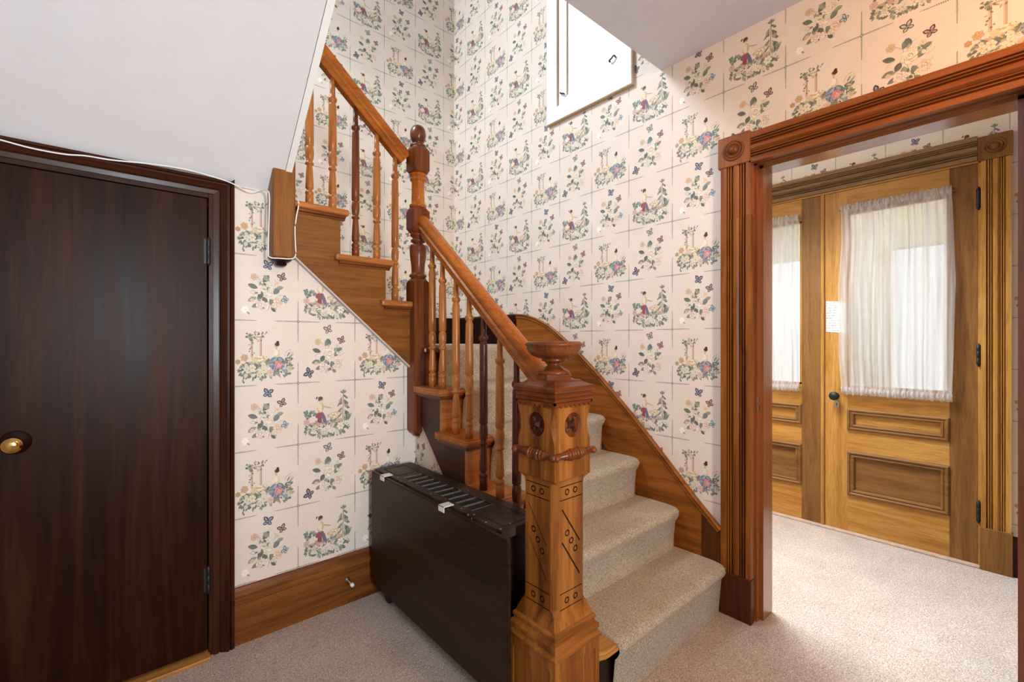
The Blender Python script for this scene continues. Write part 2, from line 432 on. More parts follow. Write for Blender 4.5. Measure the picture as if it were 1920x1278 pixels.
    line([(.37, .30), (.38, .24)], 5, (228, 188, 158)); line([(.45, .30), (.47, .24)], 5, (228, 188, 158))
    ell(.375, .565, .060, .085, (212, 194, 148), -.1); ell(.36, .58, .042, .062, (238, 226, 188), -.1)
    leaf(.33, .61, .14, .026, -1.1, (236, 222, 182)); leaf(.42, .60, .12, .022, -.5, (228, 210, 168))
    line([(.44, .58), (.56, .545)], 3, (120, 92, 66))
    ell(.388, .70, .032, .036, (228, 186, 156)); ell(.375, .722, .040, .030, (112, 86, 58)); ell(.35, .70, .014, .026, (112, 86, 58))
    leaf(.30, .71, .05, .012, 1.1, (90, 76, 60))
    for fx, fy, r, c in ((.14, .34, .05, (226, 184, 176)), (.73, .22, .062, (242, 236, 222)), (.58, .16, .05, (240, 232, 212)), (.85, .26, .045, (236, 230, 214)), (.26, .22, .045, (224, 214, 190)),
                         (.42, .14, .042, (228, 222, 200)), (.33, .29, .034, (222, 172, 160)), (.66, .12, .04, (232, 226, 208))):
        flower(fx, fy, r, c)
    # --- rose sprays
    def spray(i, j, kind):
        setcell(i, j)
        for k in range(20):
            a = U(0, 6.28); tendril(.53+.17*math.cos(a), .42+.2*math.sin(a), a+U(-.5, .5), U(.09, .16))
        line([(.56, .20), (.50, .40), (.46, .60), (.36, .68)], 1.6, (128, 132, 108)); line([(.5, .45), (.62, .55), (.66, .62)], 1.4, (128, 132, 108))
        for (x, y, L, W, a) in ((.46, .60, .14, .042, 1.0), (.55, .62, .12, .036, 2.2), (.38, .50, .15, .036, 2.7), (.62, .42, .14, .042, .9), (.36, .36, .14, .034, 3.6), (.44, .44, .12, .04, -2.0),
                                (.56, .34, .15, .05, -1.0), (.52, .30, .13, .036, -2.2), (.62, .30, .11, .034, -.4), (.47, .37, .12, .042, -1.4), (.66, .52, .11, .03, .3), (.40, .26, .12, .03, -2.6), (.58, .22, .1, .028, -.9)):
            leaf(x, y, L, W, a+U(-.15, .15), random.choice(GR[:3]+GR[4:]))
        rose(.53, .48, .100, (240, 224, 198))
        rose(.42, .26, .072, (240, 216, 200)); rose(.68, .30, .070, (240, 208, 184)); rose(.59, .56, .046, (244, 230, 208)); rose(.50, .24, .05, (242, 226, 212)); rose(.62, .24, .042, (240, 222, 190))
        for k in range(10): leaf(.54+U(-.17, .17), .38+U(-.18, .22), U(.05, .08), .016, U(0, 6.28), GR[k % 6])
        for k in range(5): flower(.52+U(-.16, .18), .42+U(-.22, .22), .024, (246, 236, 220))
        flower(.33, .67, .052, (230, 196, 158)); flower(.67, .60, .034, (238, 220, 190)); flower(.30, .31, .03, (236, 206, 182))
        butterfly(.75, .69, .075, (150, 96, 104), .4)
        if kind == 0:
            butterfly(.53, .86, .085, (94, 108, 138), -.2); butterfly(.80, .34, .062, (126, 168, 196), 1.0)
            for k in range(6):
                a = k*1.05; ell(.20+.032*math.cos(a), .16+.036*math.sin(a), .026, .02, (250, 246, 236), a)
            leaf(.22, .13, .06, .012, -.6, GR[1])
        else:
            butterfly(.51, .87, .08, (140, 146, 146), .35); butterfly(.19, .15, .09, (84, 90, 122), 1.1)
    spray(0, 0, 0); spray(1, 1, 1)
    # --- stitched crosses at the cell corners
    st['ox'] = st['oy'] = 0; st['sc'] = S
    TE = (92, 126, 114)
    for i in range(3):
        for j in range(3):
            x, y = i/2, j/2
            for (dx, dy) in ((1, 0), (-1, 0), (0, 1), (0, -1)):
                L = .182 if dx else .165
                line([(x, y), (x+dx*L, y+dy*L)], 2.2, TE, .9)
                for k in range(15):
                    t = .012+.0105*k; wd = (.0052 if k < 9 else .0034)
                    px, py = x+dx*t, y+dy*t
                    line([(px-abs(dy)*wd-dx*.002, py-abs(dx)*wd), (px+abs(dy)*wd+dx*.002, py+abs(dx)*wd)], 2.6, TE, .9 if k < 9 else .7)
            ell(x, y, .010, .010, (124, 156, 142)); ell(x, y, .005, .005, (210, 206, 190))
    for i in range(3): line([(i/2, 0), (i/2, 1)], 1.0, (150, 160, 148), .35)
paint_wallpaper()
DEL = IMG-np.array(BASE, np.float32); LUM = DEL.mean(axis=2, keepdims=True)      # quieter, greyer print
IMG[:] = np.array(PAPER, np.float32)+LUM*1.05+(DEL-LUM)*.74
img = bpy.data.images.new('wallpaper_print', S, S)
buf = np.ones((S, S, 4), np.float32); buf[..., :3] = np.clip(IMG, 0, 255)/255
img.pixels.foreach_set(buf.ravel()); img.update(); img.pack()

def wallpaper(name, axis, sign, u0, v0):
    m, nt, b = newmat(name); b.inputs['Roughness'].default_value = .62
    tc = N(nt, 'ShaderNodeTexCoord'); sp = N(nt, 'ShaderNodeSeparateXYZ'); nt.links.new(tc.outputs['Object'], sp.inputs[0])
    def aff(sock, off, k):
        a = N(nt, 'ShaderNodeMath', operation='SUBTRACT', i_1=off); nt.links.new(sock, a.inputs[0])
        c = N(nt, 'ShaderNodeMath', operation='MULTIPLY', i_1=k); nt.links.new(a.outputs[0], c.inputs[0]); return c.outputs[0]
    cb = N(nt, 'ShaderNodeCombineXYZ')
    nt.links.new(aff(sp.outputs[axis], u0, sign/.52), cb.inputs[0]); nt.links.new(aff(sp.outputs[2], v0+G, 1/.5504), cb.inputs[1])
    tx = N(nt, 'ShaderNodeTexImage'); tx.image = img; tx.interpolation = 'Cubic'; nt.links.new(cb.outputs[0], tx.inputs[0])
    nz = N(nt, 'ShaderNodeTexNoise', i_Scale=3.0, i_Detail=3.0); nt.links.new(tc.outputs['Object'], nz.inputs['Vector'])
    r = ramp(nt, [(.3, (.95, .93, .90)), (.65, (1, 1, 1))]); nt.links.new(nz.outputs['Fac'], r.inputs[0])
    mx = N(nt, 'ShaderNodeMix', data_type='RGBA', blend_type='MULTIPLY'); mx.inputs[0].default_value = 1
    nt.links.new(tx.outputs[0], mx.inputs[6]); nt.links.new(r.outputs[0], mx.inputs[7]); nt.links.new(mx.outputs[2], b.inputs['Base Color'])
    return m
WP_R = wallpaper('wallpaper_right', 1, -1, 1.207, .0596)
WP_L = wallpaper('wallpaper_left', 0, 1, .3513, -.4635)
WP_B = wallpaper('wallpaper_back', 0, 1, 1.51, 1.733)
WP_V = wallpaper('wallpaper_vestibule', 1, -1, .60, .95)
PLASTER = plain('painted_plaster', (226, 222, 222), .75, noise=.015, nscale=9, bump=.05)
CEIL = plain('ceiling_paint', (222, 221, 226), .85, noise=.02, nscale=14, bump=.08)
WHITE = plain('white_gloss_paint', (244, 242, 236), .4, noise=.02, nscale=30)
BROWN_EDGE = plain('brown_edge', (176, 152, 118), .6, noise=.15, nscale=60)  # brown for the window frame's edges and reveals
BLACK = plain('black_iron', (22, 21, 22), .5, metal=.1)
BRASS = plain('polished_brass', (206, 168, 96), .16, metal=1)
STEEL = plain('dull_steel', (170, 165, 155), .3, metal=1)
WPLASTIC = plain('white_plastic', (232, 230, 226), .4)
DARK = plain('dark_recess', (14, 9, 7), .8)
CARPET = carpet('hall_carpet', (150, 131, 117), (204, 185, 171), (238, 224, 212))
STAIRCARPET = carpet('stair_carpet', (142, 127, 106), (194, 177, 153), (226, 212, 190))

XR, YL, YB = 2.135, 2.162, 3.19
XF = 3.60
ZC = 1.405+G
TOP = 4.35+G
# ------------------------------------------------------------------ setting
b = bm_new(); prism(b, [(-.6, -2.5, -.06), (4.0, -2.5, -.06), (4.0, 3.3, -.06), (-.6, 3.3, -.06)], (0, 0, .06)); struct('floor', b, CARPET, 'beige cut-pile carpet of the hall and the vestibule')
# left wall (with the closet door in it): under the upper flight
b = bm_new()
def poly_xz(bm, pts, y0, y1): prism(bm, [(x, y0, z+G) for x, z in pts], (0, y1-y0, 0))
def poly_yz(bm, pts, x0, x1): prism(bm, [(x0, y, z+G) for y, z in pts], (x1-x0, 0, 0))
poly_xz(b, [(-.6, -G), (-.36, -G), (-.36, .78), (-.6, .78)], YL, YL+.1)
poly_xz(b, [(-.36, .60), (.30, .60), (.30, .78), (-.36, .78)], YL, YL+.1)
poly_xz(b, [(.30, -G), (1.215, -G), (1.215, -.10), (.585, .47), (.56, .78), (.30, .78)], YL, YL+.1)
struct('wall_left', b, WP_L, 'papered wall with the dark closet door, below the upper flight')
# right wall with the doorway
b = bm_new()
poly_yz(b, [(.835, -G), (YB+.1, -G), (YB+.1, TOP-G), (.835, TOP-G)], XR, XR+.14)
poly_yz(b, [(-.02, .80), (.835, .80), (.835, TOP-G), (-.02, TOP-G)], XR, XR+.14)
poly_yz(b, [(-2.5, -G), (-.02, -G), (-.02, TOP-G), (-2.5, TOP-G)], XR, XR+.14)
struct('wall_right', b, WP_R, 'papered wall with the cased doorway')
# back wall of the stairwell
b = bm_new()
poly_xz(b, [(-.7, -G), (XR, -G), (XR, TOP-G), (-.7, TOP-G)], YB, YB+.1)
struct('wall_back', b, WP_B, 'papered back wall of the stairwell')
b = bm_new()
for (y0, y1, z0, z1) in ((-2.5, 2.1, 0, TOP), (3.12, YB+.1, 0, TOP), (2.1, 3.12, 0, G+2.5), (2.1, 3.12, G+3.75, TOP)): box(b, -.7, -.6, y0, y1, z0, z1)
struct('wall_side', b, PLASTER)
b = bm_new()
for (x0, x1, z0, z1) in ((-.7, -.15, 0, ZC), (.65, XR, 0, ZC), (-.15, .65, 0, .75), (-.15, .65, 2.2, ZC)): box(b, x0, x1, -2.6, -2.5, z0, z1)
struct('wall_front', b, plain('unseen_dark_wall', (96, 74, 56), .7, noise=.1))  # unseen rear wall, made dark to weaken the closet door's reflection
b = bm_new(); box(b, -.6, XR, -2.5, 1.268, ZC, ZC+.28); struct('ceiling', b, CEIL, 'flat grey-white hall ceiling ending at the stairwell')
b = bm_new(); box(b, -.7, XR+.14, -2.6, YB+.1, TOP, TOP+.1); struct('ceiling_upper', b, CEIL)
b = bm_new(); box(b, -.6, .56, -2.5, -2.4, ZC+.28, TOP); box(b, -.6, XR, -.6, -.5, ZC+.28, TOP); struct('wall_upper', b, PLASTER)
# sloping underside of the third flight
b = bm_new()
poly_yz(b, [(2.262, .643-.0865), (1.268, 1.4165), (1.268, 1.70), (2.262, .84)], -.6, .535)
struct('ceiling_slope', b, PLASTER, 'sloping white plaster underside of the stairs above the closet door')
b = bm_new()
poly_yz(b, [(2.17, .632), (1.262, 1.418), (1.262, 1.72), (2.17, .94)], .537, .562)
struct('trim_slope', b, WHITE, 'white edge board along the sloping plaster')
# landings of the flights
b = bm_new(); box(b, -.6, .60, YL+.1, YB, G+.70, G+.82); struct('landing_upper', b, wood('shaded_string', 'X'))

# ------------------------------------------------------------------ closet door and its casing
d = sroot('door_1', (-.03, YL, 0), 'dark brown flush closet door with a brass knob')
DL, DR, DT = -.335, .268, .562
b = bm_new(); box(b, DL, DR, YL-.022, YL+.02, .03, DT+G, .002); obj('door_slab', b, wood('closet', 'Z'), d)
for z0, z1 in ((.305, .402), (-.99, -.895)):
    b = bm_new(); lathe(b, [(.003, z0-.008), (.0075, z0), (.0075, z0+.03), (.0068, z0+.031), (.0075, z0+.032), (.0075, z0+.064), (.0068, z0+.065), (.0075, z0+.066), (.0075, z1), (.003, z1+.008)], (DR+.004, YL-.026, G), seg=12)
    box(b, DR-.012, DR, YL-.0245, YL-.021, z0+G, z1+G); obj('hinge', b, BLACK, d)
b = bm_new()
lathe(b, [(.0, .001), (.038, .001), (.036, -.006), (.018, -.012), (.012, -.016), (.012, -.030)], (-.246, YL-.022, -.325+G), 'Y', 24)
obj('knob_rose', b, wood('very_dark', 'Z'), d, label='dark turned rosette behind the brass knob')
b = bm_new()
lathe(b, [(.012, -.028), (.012, -.036), (.022, -.042), (.027, -.052), (.027, -.060), (.022, -.068), (.010, -.072), (.0, -.072)], (-.246, YL-.022, -.325+G), 'Y', 28)
obj('knob', b, BRASS, d, label='polished brass knob')
b = bm_new(); box(b, DL-.01, DR+.01, YL-.05, YL+.02, 0, .014, .003); obj('threshold', b, wood('pine', 'X'), d, label='thin pale threshold strip')
t = sroot('trim_1', (0, YL, 0), 'dark moulded casing round the closet door')
# casing profile: (offset across from the opening, projection)
CP = [(0, 0), (0, .020), (.018, .022), (.019, .016), (.022, .016), (.026, .022), (.038, .030), (.046, .036), (.052, .036), (.053, .027), (.055, .027), (.060, .034), (.072, .030), (.072, 0)]
x0, zt = .2885, .585
b = bm_new()
pr = [(x0+a, YL-p) for a, p in CP]
A = [b.verts.new((x, y, 0)) for x, y in pr]; B = [b.verts.new((x, y, zt+(x-x0)+G)) for x, y in pr]
n = len(pr)
for i in range(n-1): b.faces.new((A[i], A[i+1], B[i+1], B[i]))
b.faces.new(A[::-1]); b.faces.new(B); b.faces.new((A[-1], A[0], B[0], B[-1]))
obj('side_casing', b, wood('closet_trim', 'Z'), t)
b = bm_new()
pr = [(zt+a*.86, YL-p) for a, p in CP]
A = [b.verts.new((-.42, y, z+G)) for z, y in pr]; B = [b.verts.new((x0+(z-zt)/.86, y, z+G)) for z, y in pr]
for i in range(n-1): b.faces.new((A[i], B[i], B[i+1], A[i+1]))
b.faces.new(A); b.faces.new(B[::-1]); b.faces.new((A[-1], B[-1], B[0], A[0]))
obj('head_casing', b, wood('closet_trim', 'X'), t)
b = bm_new(); prism(b, [(DL-.016-a, YL-p, 0) for a, p in CP], (0, 0, zt+G)); obj('side_casing', b, wood('closet_trim', 'Z'), t)
for nm, (a0, a1, c0, c1), ax in (('jamb', (DR+.006, x0+.001, -G, zt), 'Z'), ('jamb', (DL-.017, DL-.004, -G, zt), 'Z'), ('head_jamb', (DL-.004, DR+.006, DT+.006, zt+.001), 'X')):
    b = bm_new(); box(b, a0, a1, YL-.012, YL+.09, c0+G, c1+G, .001); obj(nm, b, wood('closet_trim', ax), t)
b = bm_new(); box(b, -.36, .30, YL+.09, YL+.1, 0, zt+G); obj('closet_back', b, DARK, t)

# ------------------------------------------------------------------ baseboard on the left wall, door stop
BP = [(0, -G), (.020, -G), (.020, -1.085), (.028, -1.078), (.028, -1.066), (.021, -1.058), (.021, -1.050), (.016, -1.043), (.010, -1.034), (.006, -1.022), (0, -1.018)]
b = bm_new(); prism(b, [(.362, YL-p, z+G) for p, z in BP], (1.19-.362, 0, 0)); struct('baseboard_left', b, wood('base', 'X'), 'brown moulded baseboard below the flowered wall')
ds = thing('door_stop', (.825, YL-.02, .105), 'small metal door stop with white rubber tip on the brown baseboard', 'door stop')
c = (.825, YL-.0195, -1.135+G)
b = bm_new(); lathe(b, [(.0, 0), (.013, 0), (.013, -.003), (.008, -.008), (.005, -.010), (.005, -.055), (.0, -.055)], c, 'Y', 16); obj('rod', b, STEEL, ds)
b = bm_new(); lathe(b, [(.0, -.053), (.008, -.053), (.009, -.060), (.008, -.070), (.0, -.072)], c, 'Y', 16); obj('tip', b, WPLASTIC, ds, label='white rubber tip')

# ------------------------------------------------------------------ staircase
st = thing('staircase', (1.65, 1.6, 0), 'wooden quarter-turn staircase with turned balusters and a beige carpet runner', 'staircase')
def Xr(y): return 1.155+.05*(y-1.12)/.97
def Yn(k): return .925+.225*(k-1)
def Zt(k): return -.632+.2*(k-3)
NOSE = [(-.004, -.028), (.004, -.028), (.010, -.024), (.013, -.014), (.010, -.004), (.004, 0)]
for k in range(1, 6):          # treads of the lower flight
    y0, y1, z = Yn(k), Yn(k)+.262, Zt(k)+G
    xa = Xr(y0)-.052
    if k == 1: xa = 1.178
    b = bm_new()
    if k == 1:
        pts = [(xa, y0+.06), (xa+.006, y0+.03), (xa+.02, y0+.012), (xa+.05, y0+.0), (2.105, y0), (2.105, y1), (xa, y1)]
    else:
        pts = [(xa+.010, y0), (2.105, y0), (2.105, y1), (xa+.008, y1), (xa, y1-.012), (xa, y0+.012)]
    prism(b, [(x, y, z-.030) for x, y in pts], (0, 0, .030))
    bmesh.ops.bevel(b, geom=[e for e in b.edges if abs(e.verts[0].co.z-e.verts[1].co.z) < 1e-5 and min(e.verts[0].co.x, e.verts[1].co.x) < 2.10 and max(e.verts[0].co.y, e.verts[1].co.y) < y1-.005], offset=.010, segments=3, affect='EDGES')
    obj('tread', b, wood('rail' if k == 4 else 'baluster' if k > 1 else 'pine', 'X'), st)
    # cove under nosing and return
    if k > 1:
        b = bm_new(); x1 = Xr(y0)-.022
        prism(b, [(x1-.016, y0+.014, z-.030), (x1-.016, y0+.250, z-.030), (x1, y0+.250, z-.030), (x1, y0+.030, z-.030), (1.30, y0+.030, z-.030), (1.30, y0+.014, z-.030)], (0, 0, -.020))
        bmesh.ops.bevel(b, geom=[e for e in b.edges if all(v.co.z < z-.045 for v in e.verts)], offset=.008, segments=3, affect='EDGES')
        obj('cove_moulding', b, wood('red', 'Y'), st)
    b = bm_new(); box(b, (Xr(y0)-.021) if k > 1 else 1.20, 2.105, y0+.030, y0+.048, Zt(k)-.200+G if k > 1 else 0, z-.028, .001)
    obj('riser', b, wood('baluster' if k > 1 else 'very_dark', 'X'), st)  # lowest riser: shade below its tread put into a darker wood
# landing
b = bm_new(); box(b, 1.19, 2.12, Yn(6), YB-.005, Zt(6)-.03+G, Zt(6)+G, .008); obj('landing', b, wood('red', 'X'), st)
b = bm_new(); box(b, 1.215, 2.105, Yn(6)+.03, Yn(6)+.048, Zt(5)+G-.02, Zt(6)+G-.028); obj('riser', b, wood('red', 'X'), st)
# outer string of the lower flight (cut string, stepped top)
def bot(y): return max(-G, -.54+.94*(y-1.95))
top = []
for k in range(6, 0, -1):
    top += [(Yn(k)+.031 if k < 6 else 2.10, Zt(k)-.031), (Yn(k)+.031, Zt(k)-.031)]
    if k > 1: top.append((Yn(k)+.031, Zt(k-1)-.031))
pts = [p for i, p in enumerate(top) if i == 0 or p != top[i-1]]
pts = [(y, z) for y, z in pts if y >= 1.15]+[(1.15, Zt(1)-.031)]
low = [(1.15, -G), (1.195, -G), (2.10, bot(2.10))]
b = bm_new()
allp = pts+low
A = [b.verts.new((Xr(y)-.022, y, z+G)) for y, z in allp]; B = [b.verts.new((Xr(y)+.006, y, z+G)) for y, z in allp]
for i in range(len(A)): b.faces.new((A[i], A[(i+1) % len(A)], B[(i+1) % len(A)], B[i]))
b.faces.new(A); b.faces.new(B[::-1])
obj('outer_string', b, wood('shaded_string', 'Y'), st, label='brown outer string of the lower flight, darkened as in shade')
b = bm_new()
pp = [(1.20, -G), (YL, -G), (YL, bot(YL)+.05), (1.20, -G+.06)]
A = [b.verts.new((Xr(y)-.010, y, z+G)) for y, z in pp]; B = [b.verts.new((Xr(y)+.0, y, z+G)) for y, z in pp]
for i in range(4): b.faces.new((A[i], A[(i+1) % 4], B[(i+1) % 4], B[i]))
b.faces.new(A); b.faces.new(B[::-1])
struct('wall_spandrel', b, wallpaper('wallpaper_spandrel', 1, -1, 2.0, -.4635), 'papered triangle of wall below the lower flight')
# upper flight, rising to the left behind the wall plane
UT = [(.205, 1.277, .985), (.405, 1.050, .760), (.615, .823, .575)]   # tread top, nosing X, back X
for i, (z, xn, xb) in enumerate(UT):
    b = bm_new(); box(b, xb, xn, YL-.058, YB-.005, z-.030+G, z+G, .009, 3); obj('tread', b, wood('baluster', 'X'), st)
    b = bm_new(); zz = z-.030+G
    prism(b, [(xb+.02, YL-.046, zz), (xn-.014, YL-.046, zz), (xn-.014, YL-.02, zz), (xb+.02, YL-.02, zz)], (0, 0, -.020))
    bmesh.ops.bevel(b, geom=[e for e in b.edges if all(v.co.z < zz-.015 and v.co.y < YL-.04 for v in e.verts)], offset=.010, segments=3, affect='EDGES')
    obj('cove_moulding', b, wood('red', 'X'), st)
    b = bm_new(); box(b, xn-.048, xn-.032, YL-.02, YB-.005, z-.2+G, z-.028+G); obj('riser', b, wood('string', 'Y'), st)
pts = [(1.205, -.178), (1.205, .175), (1.0165, .175), (1.0165, .375), (.7895, .375), (.7895, .585), (.56, .585), (.56, .402)]
b = bm_new(); poly_xz(b, pts, YL-.030, YL+.004); obj('outer_string', b, wood('string', 'X'), st, label='golden brown outer string of the upper flight')
b = bm_new(); prism(b, [(1.205, YL-.030, -.178+G), (.56, YL-.030, .402+G), (.56, YL-.030, .394+G), (1.205, YL-.030, -.187+G)], (0, .03, 0)); obj('string_bead', b, plain('putty', (196, 188, 180), .7), st, label='pale putty line under the upper string')
# wall string on the right wall: slope easing into level
WS = [(.947, -.871), (1.077, -.75), (1.248, -.575), (1.44, -.386), (1.658, -.189), (1.80, -.075), (1.907, .004), (1.98, .055), (2.045, .095), (2.11, .124), (2.18, .150), (2.246, .168), (2.30, .178), (2.37, .183)]
b = bm_new(); poly_yz(b, [(y, z-.008) for y, z in WS]+[(2.37, -.06), (1.9, -.30), (.98, -G), (.947, -G)], XR-.030, XR-.001); ws = obj('wall_string', b, wood('skirt', 'Y'), st)
b = bm_new(); sweep(b, [(0, .006), (-.012, .006), (-.016, .001), (-.012, -.006), (-.007, -.010), (-.007, -.020), (-.004, -.024), (0, -.024)], [(XR-.030, y, z+G) for y, z in WS], (1, 0, 0)); obj('cap_moulding', b, wood('skirt', 'Y'), ws)
b = bm_new(); poly_yz(b, [(.950, -.885), (1.035, -.805), (1.035, -1.06), (.950, -1.06)], XR-.034, XR-.030); obj('end_block', b, wood('plinth', 'Z'), ws, label='dark block at the foot of the wall string')
b = bm_new(); poly_yz(b, [(2.372, -.05), (YB, -.05), (YB, .176), (2.372, .176)], XR-.026, XR-.001); obj('landing_skirt', b, wood('very_dark', 'Y'), st, label='very dark skirting on the landing')
b = bm_new(); poly_yz(b, [(2.372, .176), (YB, .176), (YB, .188), (2.372, .188)], XR-.034, XR-.001); obj('skirt_cap', b, wood('plinth', 'Y'), st)
b = bm_new(); box(b, .6, XR-.03, YB-.022, YB-.001, Zt(6)+G, .176+G, .002); box(b, .6, XR-.03, YB-.030, YB-.001, .176+G, .188+G, .003); struct('baseboard_back', b, wood('very_dark', 'X'), 'very dark baseboard along the back of the stair landing')
# balusters
def baluster(bm, x, y, z, L, seg=14):
    p = [(.0175, 0), (.0180, .050), (.0155, .054), (.0185, .058), (.0190, .064), (.0175, .070), (.0125, .074), (.0120, .080), (.0175, .085), (.0182, .092), (.0150, .165), (.0125, .188),
         (.0125, .192), (.0180, .194), (.0190, .199), (.0175, .204), (.0125, .208), (.0175, .222), (.0190, .240), (.0188, .258), (.0165, .275), (.0130, .279), (.0185, .284)]
    r = L-.110
    p += [(.0186, .34), (.0170, r-.030), (.0160, r-.024), (.0135, r-.018), (.0135, r-.014), (.0190, r-.008), (.0205, r), (.0190, r+.007), (.0130, r+.012), (.0122, r+.03), (.0115, L)]
    lathe(bm, p, (x, y, z), 'Z', seg)
TOPZ = lambda y: .634+.80*(y-2.056)               # top line of the lower rail
LOWER = [(1.425, 3, 'dark_baluster'), (1.31, 2, 'dark_baluster'), (1.535, 3, 'dark_baluster'), (1.647, 4, 'baluster'), (1.760, 4, 'baluster'), (1.886, 5, 'baluster'), (1.990, 5, 'baluster')]
LOWER[0] = (1.418, 3, 'baluster')
for y, k, tn in LOWER:
    z = Zt(k); x = Xr(y)
    b = bm_new(); baluster(b, x, y, z+G-.002, TOPZ(y)-.112-z+.02)
    obj('baluster', b, wood(tn, 'Z'), st, origin=(x, y, z+G), label='dark-stained baluster' if tn == 'dark_baluster' else None)
UTOP = lambda x: .987-.89*(x-1.173)
for x, z, tn in ((.664, .615, 'baluster'), (.768, .615, 'baluster'), (.879, .405, 'red'), (.988, .405, 'baluster'), (1.088, .205, 'baluster')):
    b = bm_new(); baluster(b, x, YL+.012, z+G-.002, UTOP(x)-.115-z+.02)
    obj('baluster', b, wood(tn, 'Z'), st, origin=(x, YL+.012, z+G))
# handrails: moulded profile
RP = [(-.018, -.085), (.018, -.085), (.022, -.080), (.022, -.066), (.030, -.058), (.032, -.050), (.026, -.042), (.026, -.038), (.031, -.032), (.032, -.020), (.028, -.010), (.018, -.003), (.008, 0),
      (-.008, 0), (-.018, -.003), (-.028, -.010), (-.032, -.020), (-.031, -.032), (-.026, -.038), (-.026, -.042), (-.032, -.050), (-.030, -.058), (-.022, -.066), (-.022, -.080)]
b = bm_new(); ya, yb = 1.125, 2.075
sweep(b, RP, [(Xr(ya)+.004, ya, TOPZ(ya)+G), (Xr(yb), yb, TOPZ(yb)+G)], (1, 0, 0)); obj('handrail', b, wood('rail', 'Y'), st, label='glossy orange-brown moulded handrail of the lower flight')
b = bm_new()
sweep(b, RP, [(1.17, YL+.012, UTOP(1.17)+G), (.58, YL+.012, UTOP(.58)+G)], (0, 1, 0), up=None); obj('handrail', b, wood('rail', 'X'), st, label='moulded handrail of the upper flight')

# carpet runner over the lower flight and landing
cr = []
for k in range(1, 7):
    y, z = Yn(k), Zt(k)+G
    zb = 0.0 if k == 1 else Zt(k-1)+G+.009
    cr += [(y+.018, zb), (y+.014, zb+.06), (y+.004, z-.05), (y-.010, z-.030), (y-.016, z-.014), (y-.012, z-.001), (y+.002, z+.008), (y+.03, z+.010), (y+.12, z+.010)]
    if k < 6: cr.append((y+.235, z+.009))
cr += [(YB-.075, Zt(6)+G+.010)]
b = bm_new(); xs = [1.285, 1.287, 1.292] + [1.292+(2.072-1.292)*i/8 for i in range(1, 9)] + [2.088, 2.096]
rows = []
for (y, z) in cr:
    row = []
    for i, x in enumerate(xs):
        dz = -.010 if i == 0 else -.003 if i == 1 else 0
        dy = .010 if i == 0 else .003 if i == 1 else 0
        if i == len(xs)-1: dy += .03
        if i == len(xs)-2: dy += .009
        row.append(b.verts.new((x, y+dy, max(.001, z+dz))))
    rows.append(row)
for A, B in zip(rows, rows[1:]):
    for i in range(len(xs)-1):
        f = b.faces.new((A[i], A[i+1], B[i+1], B[i])); f.smooth = True
sr = obj('stair_carpet', b, STAIRCARPET); tag(sr, 'beige carpet running up the lower flight of stairs onto the landing', 'carpet')

# ------------------------------------------------------------------ newel posts
NX, NY = 1.076, 1.027
nw = thing('newel_post', (NX, NY, 0), 'large square carved newel post with a turned bowl finial at the stair foot', 'newel post', 'newel posts of the staircase')
def sq(bm, prof, cx=NX, cy=NY):
    """stack of square sections (half width, z)"""
    rings = [[bm.verts.new((cx+sx*h, cy+sy*h, z+G)) for sx, sy in ((-1, -1), (1, -1), (1, 1), (-1, 1))] for h, z in prof]
    for A, B in zip(rings, rings[1:]):
        for i in range(4): bm.faces.new((A[i], A[(i+1) % 4], B[(i+1) % 4], B[i]))
    bm.faces.new(rings[0][::-1]); bm.faces.new(rings[-1])
W = wood('newel', 'Z')
b = bm_new(); sq(b, [(.1035, -G), (.1035, -.955)]); bb = obj('base', b, W, nw)
cb = bm_new()
for sgn, ax in ((-1, 0), (-1, 1)):      # shallow sunk field on the two front faces
    for u0, u1, z0, z1 in ((-.083, .083, -1.6, -.985),):
        d = .1035
        if ax == 0: box(cb, -d-.01, -d+.003, u0, u1, z0+G, z1+G)
        else: box(cb, u0, u1, -d-.01, -d+.003, z0+G, z1+G)
cut(bb, cb)
b = bm_new(); sq(b, [(.1035, -.957), (.108, -.953), (.109, -.943), (.104, -.938), (.100, -.935), (.100, -.930), (.1035, -.926), (.1035, -.914), (.098, -.908), (.093, -.904), (.093, -.898), (.0955, -.894), (.0955, -.886), (.090, -.880)])
obj('base_moulding', b, wood('newel', 'X'), nw)
